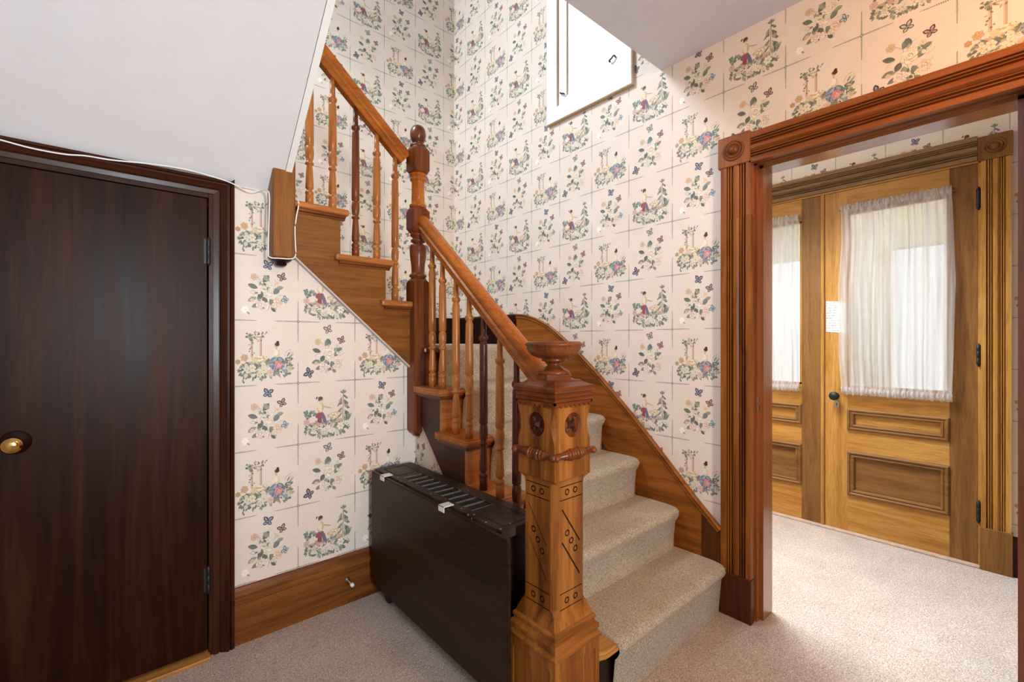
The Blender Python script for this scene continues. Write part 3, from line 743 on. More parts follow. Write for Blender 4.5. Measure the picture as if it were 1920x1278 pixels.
# lower shaft with chamfered corners
def oct_stack(bm, prof, cx=NX, cy=NY):
    rings = []
    for h, c, z in prof:
        pts = [(-h+c, -h), (h-c, -h), (h, -h+c), (h, h-c), (h-c, h), (-h+c, h), (-h, h-c), (-h, -h+c)]
        rings.append([bm.verts.new((cx+x, cy+y, z+G)) for x, y in pts])
    for A, B in zip(rings, rings[1:]):
        for i in range(8): bm.faces.new((A[i], A[(i+1) % 8], B[(i+1) % 8], B[i]))
    bm.faces.new(rings[0][::-1]); bm.faces.new(rings[-1])
b = bm_new()
oct_stack(b, [(.090, .0015, -.884), (.085, .002, -.866), (.077, .004, -.845), (.0745, .009, -.835), (.0745, .018, -.826), (.0745, .018, -.462), (.0755, .017, -.440), (.078, .003, -.432), (.083, .0015, -.425)])
shaft = obj('shaft', b, W, nw)
cb = bm_new(); h = .0745
def ringcut(bm, face, u, z, R=.0082, r=.0024, seg=18):
    """torus cutter on a front face of the post (local post coordinates)"""
    prev = None; first = None
    for i in range(seg):
        a = 2*math.pi*i/seg; rg = []
        for k in range(6):
            q = 2*math.pi*k/6; rr = R+r*math.cos(q); dpt = -h+.0002+r*math.sin(q)
            uu, zz = u+rr*math.cos(a), z+G+rr*math.sin(a)
            rg.append(bm.verts.new((dpt, -uu, zz) if face == 'L' else (uu, dpt, zz)))
        if prev:
            for k in range(6): bm.faces.new((prev[k], prev[(k+1) % 6], rg[(k+1) % 6], rg[k]))
        else: first = rg
        prev = rg
    for k in range(6): bm.faces.new((prev[k], prev[(k+1) % 6], first[(k+1) % 6], first[k]))
def linecut(bm, face, u0, z0, u1, z1, wd=.0030):
    du, dz = u1-u0, z1-z0; L = math.hypot(du, dz); nu, nz = -dz/L*wd/2, du/L*wd/2
    q = [(u0+nu, z0+nz), (u1+nu, z1+nz), (u1-nu, z1-nz), (u0-nu, z0-nz)]
    if face == 'L': prism(bm, [(-h-.004, -u, z+G) for u, z in q], (.0062, 0, 0))
    else: prism(bm, [(u, -h-.004, z+G) for u, z in q], (0, .0062, 0))
for f in 'LR':
    for u, z in ((-.019, -.470), (.019, -.470), (-.020, -.806), (.020, -.806), (-.018, -.598), (.001, -.626), (.020, -.656)): ringcut(cb, f, u, z)
    linecut(cb, f, -.052, -.450, .052, -.450); linecut(cb, f, -.052, -.492, .052, -.492)
    linecut(cb, f, -.052, -.780, .052, -.780); linecut(cb, f, -.052, -.829, .052, -.829)
    linecut(cb, f, -.042, -.520, .040, -.636, .0052 if f == 'R' else .0026); linecut(cb, f, -.042, -.622, .040, -.742, .0052 if f == 'R' else .0022)
cut(shaft, cb, wood('groove', 'Z'))
# upper block with hollowed corners and sunk roundels
b = bm_new()
oct_stack(b, [(.083, .0012, -.427), (.083, .0012, -.318), (.083, .003, -.310), (.083, .013, -.288), (.083, .017, -.265), (.083, .013, -.242), (.083, .003, -.220), (.083, .0012, -.212), (.083, .0012, -.19)])
blk = obj('upper_block', b, W, nw)
cb = bm_new(); RZ = -.262
lathe(cb, [(.039, -.10), (.039, -.071)], (0, 0, RZ+G), 'X', 32); lathe(cb, [(.039, -.10), (.039, -.071)], (0, 0, RZ+G), 'Y', 32)
cut(blk, cb, wood('red', 'Z'))
for f in 'LR':
    b = bm_new(); c = Vector((NX, NY, RZ+G))
    def P(u, z, dpt): return c+(Vector((-dpt, -u, z)) if f == 'L' else Vector((u, -dpt, z)))
    # four-leaved rosette: pyramid centre and four ridged leaves
    v = [b.verts.new(P(u, z, .073)) for u, z in ((-.013, -.013), (.013, -.013), (.013, .013), (-.013, .013))]; tp = b.verts.new(P(0, 0, .088))
    for i in range(4): b.faces.new((v[i], v[(i+1) % 4], tp))
    for a in (45, 135, 225, 315):
        a = math.radians(a); ca, sa = math.cos(a), math.sin(a)
        q = [(0.010, .0), (.024, .010), (.036, .0), (.024, -.010)]
        vv = [b.verts.new(P(r*ca-t_*sa, r*sa+t_*ca, .072)) for r, t_ in q]; m1 = b.verts.new(P(.014*ca, .014*sa, .081)); m2 = b.verts.new(P(.032*ca, .032*sa, .078))
        for fc in ((vv[0], vv[1], m1), (vv[1], m2, m1), (vv[1], vv[2], m2), (vv[2], vv[3], m2), (vv[3], m1, m2), (vv[3], vv[0], m1)): b.faces.new(fc)
    obj('rosette', b, wood('plinth', 'Z'), nw)
# collar: a turned spindle along each face with a cluster of rings
b = bm_new(); BZ = -.352+G; q = .092
def spindle(bm, axis, c):
    p = [(.0, -q-.012), (.006, -q-.012), (.0105, -q-.006), (.0105, -.046), (.014, -.044), (.014, -.039)]
    for i in range(6):
        t0 = -.036+i*.012; big = (.0165, .0195, .0175, .0175, .0195, .0165)[i]
        p += [(.0100, t0), (big-.003, t0+.0015), (big, t0+.004), (big, t0+.008), (big-.003, t0+.0105), (.0100, t0+.0118)]
    p += [(.014, .039), (.014, .044), (.0105, .046), (.0105, q+.006), (.006, q+.012), (.0, q+.012)]
    lathe(bm, p, c, axis, 14)
spindle(b, 'X', (NX, NY-.086, BZ)); spindle(b, 'X', (NX, NY+.086, BZ)); spindle(b, 'Y', (NX-.086, NY, BZ)); spindle(b, 'Y', (NX+.086, NY, BZ))
obj('collar', b, wood('red', 'X'), nw, label='turned ringed collar')
# cap: toothed band, beads, thick slab, swept top
b = bm_new(); sq(b, [(.0845, -.190), (.0885, -.186), (.0885, -.180), (.086, -.178), (.086, -.176), (.090, -.173), (.090, -.166), (.0875, -.163), (.0875, -.160), (.092, -.158), (.0945, -.153), (.0945, -.147), (.091, -.141), (.080, -.137), (.068, -.131), (.060, -.124)])
obj('cap', b, wood('red', 'X'), nw)
b = bm_new()
for f in range(4):
    nT = 8; wq = .0875
    for i in range(nT):
        u0, u1 = -wq+2*wq*i/nT, -wq+2*wq*(i+1)/nT; um = (u0+u1)/2
        q4 = [(u0, -.189), (u1, -.189), (u1, -.196), (um+.004, -.205), (um-.004, -.205), (u0, -.196)]
        q4 = [{0: (NX+u, NY-wq, z+G), 1: (NX-wq, NY-u, z+G), 2: (NX-u, NY+wq, z+G), 3: (NX+wq, NY+u, z+G)}[f] for u, z in q4]
        prism(b, q4, {0: (0, .006, 0), 1: (.006, 0, 0), 2: (0, -.006, 0), 3: (-.006, 0, 0)}[f])
obj('toothed_band', b, wood('red', 'X'), nw)
b = bm_new(); lathe(b, [(.060, -.127), (.060, -.107)], (NX, NY, G), 'Z', 8, smooth=False, a0=math.pi/8); obj('finial_block', b, wood('red', 'X'), nw)
b = bm_new()
lathe(b, [(.050, -.108), (.052, -.104), (.050, -.098), (.042, -.093), (.036, -.090), (.030, -.086), (.022, -.080), (.021, -.073), (.026, -.068), (.040, -.065), (.041, -.061), (.038, -.058), (.050, -.056), (.070, -.048), (.083, -.036), (.088, -.024), (.089, -.017),
          (.093, -.015), (.0945, -.011), (.092, -.008), (.087, -.003), (.082, -.001), (.078, -.004), (.066, -.016), (.040, -.026), (.0, -.030)], (NX, NY, G), 'Z', 40)
obj('bowl_finial', b, wood('red', 'Z'), nw, label='turned shallow bowl finial')

# middle newel
mx, my, hw = 1.196, 2.128, .0455
mn = thing('newel_post', (mx, my, -.493+G), 'reddish turned newel post with a ball top where the two handrails meet', 'newel post', 'newel posts of the staircase')
RD = wood('red', 'Z')
def blk_(name, z0, z1, ch=.022, par=mn, cx=mx, cy=my, hh=hw, mat=RD, smooth=True):
    b = bm_new(); oct_stack(b, [(hh*.80, hh*.30, z0), (hh*.97, .016, z0+ch*.5), (hh, .003, z0+ch), (hh, .003, z1-ch), (hh*.97, .016, z1-ch*.5), (hh*.80, hh*.30, z1)], cx, cy); return obj(name, b, mat, par)
blk_('lower_block', -.480, .325); blk_('middle_block', .566, .700); blk_('upper_block', .874, 1.018)
b = bm_new(); lathe(b, [(.036, .320), (.036, .332), (.045, .337), (.045, .347), (.036, .352), (.034, .358), (.036, .40), (.042, .445), (.044, .472), (.043, .476), (.0445, .482), (.043, .488), (.044, .494), (.040, .503), (.024, .510), (.024, .514), (.037, .520), (.038, .530), (.028, .536), (.028, .542), (.040, .550), (.040, .562), (.036, .570)], (mx, my, G), 'Z', 28); obj('turned_vase', b, RD, mn)
b = bm_new(); lathe(b, [(.034, .696), (.044, .702), (.045, .712), (.038, .718), (.034, .722), (.0335, .750), (.035, .752), (.0335, .755), (.033, .83), (.034, .838), (.041, .842), (.042, .850), (.035, .855), (.036, .860), (.045, .866), (.045, .874), (.036, .880)], (mx, my, G), 'Z', 28); obj('turned_column', b, wood('rail', 'Z'), mn)
b = bm_new(); lathe(b, [(.036, 1.014), (.042, 1.020), (.042, 1.028), (.026, 1.034), (.024, 1.040), (.030, 1.046), (.037, 1.058), (.041, 1.076), (.0415, 1.092), (.038, 1.110), (.030, 1.124), (.016, 1.133), (.0, 1.136)], (mx, my, G), 'Z', 28); obj('ball_finial', b, wood('dark_baluster', 'X'), mn, label='dark turned ball')
b = bm_new(); lathe(b, [(.0, -.502), (.014, -.500), (.022, -.493), (.026, -.484), (.030, -.478)], (mx, my, G), 'Z', 20); obj('drop', b, wood('dark_baluster', 'Z'), mn)

# third newel, cut off by the sloping plaster
un = thing('newel_post', (.535, 2.10, .33+G), 'plain square newel post with a dark drop, tucked under the sloping white plaster', 'newel post', 'newel posts of the staircase')
b = bm_new(); box(b, .487, .577, 2.072, 2.158, .352+G, 1.45+G, .006, 2); obj('post', b, wood('string', 'Z'), un)
b = bm_new(); lathe(b, [(.0, .318), (.016, .320), (.022, .326), (.022, .336), (.034, .341), (.042, .349), (.038, .353)], (.530, 2.115, G), 'Z', 20); obj('drop', b, wood('very_dark', 'Z'), un, label='dark turned drop')

# white cord along the closet door head and round the third newel
yq = YL-.042
b = bm_new()
def atY(px, py, Y):
    c_, s_ = math.cos(TH), math.sin(TH); u = (px-960)/850.04; v = -(py-639)/850.04
    t_ = Y/(-s_*u+c_); return ((c_*u+s_)*t_, Y, v*t_+G)
tube(b, [atY(-25, 257, YL-.045), atY(0, 262, YL-.045), atY(60, 278, YL-.045), atY(120, 289, YL-.044), atY(160, 292, YL-.044), atY(210, 300, YL-.044), atY(280, 307, YL-.043), atY(350, 318, YL-.042), atY(415, 336, YL-.041), atY(440, 346, YL-.038), atY(458, 357, YL-.02), atY(472, 361, YL-.01), atY(490, 357, YL-.03),
         atY(502, 358, 2.075), atY(505, 372, 2.07), atY(504, 420, 2.07), atY(503, 470, 2.07), atY(506, 482, 2.067), atY(525, 484, 2.066), atY(546, 485, 2.066), atY(554, 479, 2.066), atY(554, 460, 2.067), atY(553, 430, 2.067), atY(556, 405, 2.066), atY(560, 385, 2.066), atY(559, 377, 2.068), atY(556, 377, 2.085)], .0027, 8, 5)
co = obj('cord', b, WPLASTIC); tag(co, 'thin white cord draped over the closet door head and looped round a post', 'cord')

# ------------------------------------------------------------------ console with the vent grille
CX0, CX1, CY0, CY1, CZ = .957, 1.125, 1.150, 2.118, -.628+G
cs = thing('console', (1.03, 1.63, 0), 'dark brown console with a black vent grille in its top, beside the stairs', 'console')
CW = wood('console', 'Y')
def spotted():
    m = CW.copy(); m.name = 'dusty_console_top'; nt = m.node_tree; bs = nt.nodes['Principled BSDF']
    src = bs.inputs['Base Color'].links[0].from_socket
    tc = N(nt, 'ShaderNodeTexCoord'); vo = N(nt, 'ShaderNodeTexVoronoi', i_Scale=30.0); nt.links.new(tc.outputs['Object'], vo.inputs['Vector'])
    r = ramp(nt, [(.085, (1, 1, 1)), (.115, (0, 0, 0))]); nt.links.new(vo.outputs['Distance'], r.inputs[0])
    nz = N(nt, 'ShaderNodeTexNoise', i_Scale=9.0, i_Detail=5.0); nt.links.new(tc.outputs['Object'], nz.inputs['Vector'])
    r2 = ramp(nt, [(.40, (0, 0, 0)), (.75, (.5, .5, .5))]); nt.links.new(nz.outputs['Fac'], r2.inputs[0])
    mx1 = N(nt, 'ShaderNodeMix', data_type='RGBA'); nt.links.new(r2.outputs[0], mx1.inputs[0]); nt.links.new(src, mx1.inputs[6]); mx1.inputs[7].default_value = rgba((110, 92, 82))
    mx2 = N(nt, 'ShaderNodeMix', data_type='RGBA'); nt.links.new(r.outputs[0], mx2.inputs[0]); nt.links.new(mx1.outputs[2], mx2.inputs[6]); mx2.inputs[7].default_value = rgba((196, 184, 172))
    nt.links.new(mx2.outputs[2], bs.inputs['Base Color']); bs.inputs['Roughness'].default_value = .5
    for l in list(bs.inputs['Roughness'].links): nt.links.remove(l)
    return m
CT = spotted()
b = bm_new(); box(b, CX0+.012, CX1, CY0+.02, CY1-.01, .09, CZ-.03); obj('body', b, wood('very_dark', 'Y'), cs)
GX0, GX1, GY0, GY1 = .992, 1.088, 1.365, 1.900
b = bm_new()
for (x0, x1, y0, y1) in ((CX0, GX0, CY0, CY1), (GX1, 1.150, CY0, CY1), (GX0, GX1, CY0, GY0), (GX0, GX1, GY1, CY1)): box(b, x0, x1, y0, y1, CZ-.030, CZ)
top_ = obj('top', b, CT, cs)
b = bm_new()
def frame(bm, x0, x1, y0, y1):
    for (a, c, d, e) in ((x0, x1, y0, y0+.003), (x0, x1, y1-.003, y1), (x0, x0+.003, y0, y1), (x1-.003, x1, y0, y1)): box(bm, a, c, d, e, CZ-.001, CZ+.0012)
frame(b, .985, 1.10, 1.945, 2.085); obj('incised_line', b, DARK, cs); b = bm_new(); frame(b, .985, 1.11, 1.175, 1.325); obj('incised_line', b, DARK, cs)  # near-black strips drawn for the shade in incised panel outlines
b = bm_new(); box(b, GX0, GX1, GY0, GY1, CZ-.028, CZ-.020); gp = obj('vent_grille', b, DARK, cs, label='black vent grille')
GRILLE = plain('worn_grille_bar', (104, 92, 84), .5, noise=.2)
nb = 10; pitch = (GY1-GY0)/nb
for i in range(nb+1):
    b = bm_new(); y = GY0+i*pitch; box(b, GX0-.001, GX1+.001, y-.0022, y+.0022, CZ-.016, CZ+.001); obj('crossbar', b, GRILLE, gp)
b = bm_new()
for i in range(nb):
    for j in range(10):
        x = GX0+(j+.5)*(GX1-GX0)/10; box(b, x-.0014, x+.0014, GY0+i*pitch, GY0+(i+1)*pitch, CZ-.017, CZ-.002)
fs = obj('fins', b, plain('grille_fin', (58, 52, 50), .5), gp); fs['kind'] = 'stuff'
# front board with a rounded lower corner
FX = .930; z0, z1, y0, y1 = -1.168+G, CZ-.004, 1.092, 2.104
r_ = .07
pts = [(y0, z0), ]+[(y1-r_+r_*math.sin(a), z0+r_-r_*math.cos(a)) for a in [math.pi/2*i/8 for i in range(9)]]+[(y1, z1), (y0, z1)]
b = bm_new(); prism(b, [(FX, y, z) for y, z in pts], (.018, 0, 0)); bmesh.ops.bevel(b, geom=[e for e in b.edges if abs(e.verts[0].co.x-e.verts[1].co.x) < 1e-5], offset=.002, segments=2, affect='EDGES')
obj('front_board', b, CW, cs)
for y in (1.985, 1.475):
    b = bm_new(); box(b, FX-.003, CX0+.016, y-.020, y+.020, CZ-.001, CZ+.003, .001); box(b, FX-.003, FX, y-.020, y+.020, CZ-.020, CZ+.003, .001); obj('clip', b, WPLASTIC, cs, label='white plastic clip on the front edge')
for (x, y) in ((.98, 2.02), (1.10, 2.02), (.98, 1.2), (1.10, 1.2)):
    b = bm_new(); lathe(b, [(.0, -.009), (.034, -.009), (.037, -.005), (.037, .005), (.034, .009), (.0, .009)], (x, y, .037), 'X', 18); box(b, x-.012, x+.012, y-.012, y+.012, .03, .092); obj('caster', b, BLACK, cs)

# ------------------------------------------------------------------ doorway casing on the right wall
t = sroot('trim_2', (XR, .42, 0), 'reddish brown fluted casing round the doorway')
def flute(w_):
    k = w_/.132
    return [(0, 0), (0, .030), (.022, .030), (.024, .018), (.0275, .014), (.031, .027), (.0345, .027), (.037, .014), (.040, .014), (.043, .027), (.0455, .027), (.047, .015), (.052, .022), (.060, .030), (.072, .030), (.080, .022),
            (.085, .015), (.087, .027), (.0895, .027), (.092, .014), (.095, .014), (.0975, .027), (.101, .027), (.104, .014), (.107, .030), (.132, .030), (.132, 0)], k
FL, k = flute(.132)
pz = -1.055+G
zs = .556+G
b = bm_new(); prism(b, [(XR-p, .815+a, zs+.0008) for a, p in FL], (0, 0, .795+G-zs)); obj('side_casing', b, wood('casing', 'Z'), t)
b = bm_new(); prism(b, [(XR-p-(.0015 if p else 0), .815+a, pz) for a, p in FL], (0, 0, zs-pz)); obj('side_casing', b, wood('casing_lower', 'Z'), t, label='lower length of casing, patched in a darker brown below a joint')
b = bm_new(); prism(b, [(XR-p, .002-a, pz) for a, p in FL], (0, 0, .795+G-pz)); obj('side_casing', b, wood('casing', 'Z'), t)
for ya, yb in ((.811, .951), (-.134, .006)):
    b = bm_new(); box(b, XR-.040, XR, ya, yb, 0, pz, .003); obj('plinth_block', b, wood('plinth', 'Z'), t, label='darker plinth block')
b = bm_new(); prism(b, [(XR-p, .822, .787+a*1.01+G) for a, p in FL], (0, -.828, 0)); obj('head_casing', b, wood('casing', 'Y'), t)
def corner_block(par, x, yc, zc, s, tone):
    b = bm_new(); box(b, x-.034, x, yc-s/2, yc+s/2, zc-s/2, zc+s/2, .004); cbk = obj('corner_block', b, wood(tone, 'Z'), par)
    b = bm_new(); R = s*.33
    prof = [(R*1.03, .0335), (R*1.03, .036), (R*.95, .040), (R*.88, .040), (R*.82, .0345), (R*.76, .0345), (R*.70, .040), (R*.62, .040), (R*.55, .0345), (R*.46, .0345), (R*.42, .040), (R*.30, .046), (R*.15, .049), (0, .050)]
    lathe(b, [(r, -h_) for r, h_ in prof], (x, yc, zc), 'X', 32); obj('bullseye', b, wood(tone, 'Y'), cbk)
corner_block(t, XR, .889, .862+G, .140, 'casing'); corner_block(t, XR, -.07, .862+G, .140, 'casing')
# stepped jambs and head (pocket door opening)
def jamb(ysign, yo):
    # plan profile, from casing inwards
    return [(XR-.008, yo), (XR+.012, yo), (XR+.012, yo-ysign*.012), (XR+.040, yo-ysign*.012), (XR+.040, yo-ysign*.028), (XR+.145, yo-ysign*.028), (XR+.145, yo+ysign*.02), (XR-.008, yo+ysign*.02)]
b = bm_new(); prism(b, [(x, y, 0) for x, y in jamb(1, .817)], (0, 0, .80+G)); obj('jamb', b, varnished('casing', 'Z'), t)
b = bm_new(); prism(b, [(x, y, 0) for x, y in jamb(-1, .003)], (0, 0, .80+G)); obj('jamb', b, varnished('casing', 'Z'), t)
b = bm_new(); prism(b, [(x, .0, z+G) for x, z in ((XR-.008, .789), (XR+.012, .789), (XR+.012, .783), (XR+.040, .783), (XR+.040, .772), (XR+.145, .772), (XR+.145, .805), (XR-.008, .805))], (0, .82, 0)); obj('head_jamb', b, varnished('casing', 'Y'), t)
for z in (-.30, -.26):
    b = bm_new(); box(b, XR+.020, XR+.034, .8035, .8055, z-.012+G, z+.012+G, .001); obj('strike_plate', b, STEEL, t, label='small metal strike plate')

# ------------------------------------------------------------------ shuttered window high on the right wall
wn = sroot('window_1', (XR, 1.75, 1.4+G), 'white painted window frame with a closed white panel, high on the stairwell wall')
Y0, Y1, Z0, Z1 = 1.432, 2.075, 1.400, 2.75
fw = .088
def side(nm, q, dep, mat=WHITE, x0=XR):
    b = bm_new(); (ya, yb, za, zb) = q; box(b, x0-dep, x0, ya, yb, za+G, zb+G, .002); return obj(nm, b, mat, wn)
side('frame', (Y1-fw, Y1, Z0+fw, Z1-fw), .030); side('frame', (Y0, Y0+fw, Z0+fw, Z1-fw), .030); side('frame', (Y0, Y1, Z0, Z0+fw), .030); side('frame', (Y0, Y1, Z1-fw, Z1), .030)
b = bm_new()
for q in ((Y0-.004, Y0-.0005, Z0, Z1), (Y1+.0005, Y1+.004, Z0, Z1), (Y0-.004, Y1+.004, Z0-.004, Z0-.0005)): box(b, XR-.026, XR, q[0], q[1], q[2]+G, q[3]+G)
obj('frame_edge', b, BROWN_EDGE, wn, label='bare edge of the frame')
a = fw
side('jamb', (Y1-a-.004, Y1-a, Z0+a, Z1-a), .029, BROWN_EDGE); side('stop', (Y1-a-.070, Y1-a-.004, Z0+a, Z1-a), .014); side('stop', (Y0+a, Y0+a+.066, Z0+a, Z1-a), .014); side('stop', (Y0+a+.066, Y1-a-.070, Z0+a, Z0+a+.05), .014)
side('jamb', (Y1-a-.074, Y1-a-.070, Z0+a+.05, Z1-a), .013, BROWN_EDGE); side('panel', (Y0+a+.066, Y1-a-.074, Z0+a+.05, Z1-a), .004)
for y, z, dy in ((1.955, 1.56, -.03), (1.545, 1.60, .03)):
    b = bm_new(); tube(b, [(XR-.016, y, z+G), (XR-.030, y, z+.004+G), (XR-.034, y+dy*.5, z-.008+G), (XR-.034, y+dy, z-.014+G), (XR-.022, y+dy, z-.016+G)], .004, 8, 4); obj('hook', b, BLACK, wn, label='small black hook latch')

# ------------------------------------------------------------------ vestibule and the front doors
b = bm_new()
poly_yz(b, [(-1.3, -G), (.185, -G), (.185, 1.7), (-1.3, 1.7)], XF, XF+.16); poly_yz(b, [(.185, 1.005), (1.66, 1.005), (1.66, 1.7), (.185, 1.7)], XF, XF+.16); poly_yz(b, [(1.66, -G), (2.1, -G), (2.1, 1.7), (1.66, 1.7)], XF, XF+.16)
struct('wall_vestibule', b, WP_V, 'papered vestibule wall round the front doors')
b = bm_new(); box(b, XR+.14, XF, 2.0, 2.1, 0, 1.7+G); box(b, XR+.14, XF, -1.3, -1.2, 0, 1.7+G); struct('wall_vestibule_end', b, PLASTER)
b = bm_new(); box(b, XR+.14, XF+.16, -1.3, 2.1, 1.55+G, 1.7+G); struct('ceiling_vestibule', b, CEIL)
def panel_mould(bm, x, ya, yb, za, zb):
    """raised bolection frame on face x (towards -x)"""
    prof = [(0, 0), (0, .010), (.006, .016), (.012, .016), (.018, .009), (.022, .009), (.026, .013), (.034, .010), (.038, .002), (.038, 0)]
    def rect(i): return [(ya+i, za+i), (yb-i, za+i), (yb-i, zb-i), (ya+i, zb-i)]
    rings = [[bm.verts.new((x-p, y, z+G)) for y, z in rect(i)] for i, p in prof]
    for A, B in zip(rings, rings[1:]):
        for i in range(4): bm.faces.new((A[i], A[(i+1) % 4], B[(i+1) % 4], B[i]))
GLASS, gnt, gb = newmat('window_glass')
tr = N(gnt, 'ShaderNodeBsdfTransparent'); gl = N(gnt, 'ShaderNodeBsdfGlossy', i_Roughness=.02); mxs = N(gnt, 'ShaderNodeMixShader'); mxs.inputs[0].default_value = .07
gnt.links.new(tr.outputs[0], mxs.inputs[1]); gnt.links.new(gl.outputs[0], mxs.inputs[2]); gnt.links.new(mxs.outputs[0], gnt.nodes['Material Output'].inputs[0])
def front_leaf(name, label, ya, yb, s0, s1, hinged):
    """ya<yb; stiles s0 (at ya) and s1 (at yb) widths"""
    r = sroot(name, (XF, (ya+yb)/2, 0), label)
    zb, zt_ = -1.238, .985; T = .045
    for (q0, q1, tn) in ((ya, ya+s0, 'front_brown' if hinged else 'front_brown'), (yb-s1, yb, 'front' if hinged else 'front')):
        b = bm_new(); box(b, XF, XF+T, q0, q1, zb+G, zt_+G, .001); obj('stile', b, wood(tn, 'Z'), r)
    i0, i1 = ya+s0, yb-s1
    for (z0, z1) in ((zb, -1.000), (-.718, -.578), (-.440, -.300), (.835, zt_)):
        b = bm_new(); box(b, XF+.0005, XF+T, i0, i1, z0+G, z1+G, .0008); obj('rail', b, wood('front', 'Y'), r)
    for (z0, z1, tn) in ((-1.000, -.718, 'front_brown'), (-.578, -.440, 'front')):
        b = bm_new(); box(b, XF+.010, XF+.030, i0, i1, z0+G, z1+G); obj('panel', b, wood(tn, 'Y'), r)
        b = bm_new(); panel_mould(b, XF+.002, i0, i1, z0, z1); obj('panel_moulding', b, wood('front_brown', 'Y'), r)
    b = bm_new(); box(b, XF+.020, XF+.024, i0, i1, -.300+G, .835+G); obj('glass', b, GLASS, r)
    b = bm_new()
    for (a0, a1, c0, c1) in ((i0, i0+.012, -.300, .835), (i1-.012, i1, -.300, .835), (i0, i1, -.300, -.288), (i0, i1, .823, .835)): box(b, XF+.004, XF+.020, a0, a1, c0+G, c1+G)
    obj('glazing_bead', b, wood('front', 'Z'), r)
    return r
fd = front_leaf('door_2', 'golden wood front door leaf with a black knob and a wide white curtain', .200, .919, .113, .124, True)
f2 = front_leaf('door_3', 'golden wood front door leaf partly hidden by the doorway casing', .930, 1.649, .128, .120, False)
b = bm_new(); prism(b, [(XF-p, y, -1.236+G) for y, p in ((.921, -.01), (.921, .004), (.924, .010), (.932, .012), (.940, .010), (.943, .004), (.943, -.0005), (.931, -.0005), (.931, -.01))], (0, 0, 2.22)); obj('astragal', b, wood('front', 'Z'), f2, label='rounded bead on the meeting edge')
for z in (.735, -.13, -.995):
    b = bm_new(); lathe(b, [(.0, z-.012), (.005, z-.010), (.004, z-.003), (.009, z), (.009, z+.034), (.008, z+.035), (.009, z+.036), (.009, z+.072), (.008, z+.073), (.009, z+.074), (.009, z+.105), (.004, z+.108), (.005, z+.115), (.0, z+.117)], (XF-.012, .196, G), 'Z', 14); obj('hinge', b, BLACK, fd)
b = bm_new(); lathe(b, [(.0, 0), (.019, 0), (.019, -.004), (.010, -.008), (.009, -.030), (.020, -.036), (.027, -.046), (.028, -.054), (.022, -.064), (.0, -.068)], (XF, .857, -.361+G), 'X', 24); obj('knob', b, BLACK, fd, label='round black knob')
b = bm_new(); box(b, XF-.002, XF, .840, .866, -.440+G, -.400+G, .001); kp = obj('keyhole_plate', b, STEEL, fd, label='small metal keyhole plate')
b = bm_new(); lathe(b, [(.0, -.0026), (.004, -.0026), (.004, -.0015)], (XF, .853, -.416+G), 'X', 12); box(b, XF-.0026, XF-.0015, .8515, .8545, -.430+G, -.416+G); obj('keyhole', b, DARK, kp)
t3 = sroot('trim_3', (XF, .9, 0), 'fluted wooden casing round the front doors')
FS = [(a*.86, p) for a, p in FL]
b = bm_new(); prism(b, [(XF-p, .186-a, -1.02+G) for a, p in FS], (0, 0, 1.02+.985)); obj('side_casing', b, wood('front', 'Z'), t3)
b = bm_new(); box(b, XF-.036, XF, .068, .190, 0, -1.02+G, .003); obj('plinth_block', b, wood('front_brown', 'Z'), t3)
b = bm_new(); prism(b, [(XF-p, 1.78, .996+a+G) for a, p in FL], (0, -1.58, 0)); obj('head_casing', b, wood('front_grey', 'Y'), t3, label='greyed head casing')
corner_block(t3, XF, .133, 1.052+G, .130, 'front_brown')
b = bm_new(); prism(b, [(XF-p, 1.664+a, -1.02+G) for a, p in FS], (0, 0, 1.02+.985)); obj('side_casing', b, wood('front', 'Z'), t3)
b = bm_new(); box(b, XF-.004, XF+.05, .187, .199, 0, .985+G); obj('jamb', b, wood('front', 'Z'), t3); b = bm_new(); box(b, XF-.004, XF+.05, .187, 1.66, .987+G, 1.0+G); obj('head_jamb', b, wood('front', 'Y'), t3)
b = bm_new(); prism(b, [(XF-p*.9, .068, z+G) for p, z in [(0, -G), (.020, -G), (.020, -1.10), (.026, -1.09), (.026, -1.075), (.018, -1.06), (.006, -1.045), (0, -1.04)]], (0, -1.25, 0)); struct('baseboard_vestibule', b, wood('closet_trim', 'Y'), 'dark baseboard right of the front doors')
b = bm_new(); box(b, XF-.035, XF+.05, .19, 1.66, 0, .012, .003); struct('trim_4', b, plain('worn_threshold', (186, 160, 142), .5, noise=.15), 'pale worn threshold strip below the front doors')

# curtains: sheer, gathered on rods at head and foot
CUR, cnt, cbs = newmat('sheer_curtain')
trn = N(cnt, 'ShaderNodeBsdfTransparent'); trn.inputs[0].default_value = (1, .99, .97, 1)
tl = N(cnt, 'ShaderNodeBsdfTranslucent'); tl.inputs[0].default_value = rgba((226, 222, 218)); df = N(cnt, 'ShaderNodeBsdfDiffuse'); df.inputs[0].default_value = rgba((226, 222, 219))
m1 = N(cnt, 'ShaderNodeMixShader'); m1.inputs[0].default_value = .5; cnt.links.new(df.outputs[0], m1.inputs[1]); cnt.links.new(tl.outputs[0], m1.inputs[2])
m2 = N(cnt, 'ShaderNodeMixShader'); cnt.links.new(m1.outputs[0], m2.inputs[1]); cnt.links.new(trn.outputs[0], m2.inputs[2])
tcn = N(cnt, 'ShaderNodeTexCoord'); mpn = N(cnt, 'ShaderNodeMapping'); mpn.inputs['Scale'].default_value = (1, 1, .03); cnt.links.new(tcn.outputs['Object'], mpn.inputs[0])
nzn = N(cnt, 'ShaderNodeTexNoise', i_Scale=55.0, i_Detail=3.0); cnt.links.new(mpn.outputs[0], nzn.inputs['Vector'])
rn = ramp(cnt, [(.33, (.12, .12, .12)), (.62, (.58, .58, .58))]); cnt.links.new(nzn.outputs['Fac'], rn.inputs[0]); cnt.links.new(rn.outputs[0], m2.inputs[0])
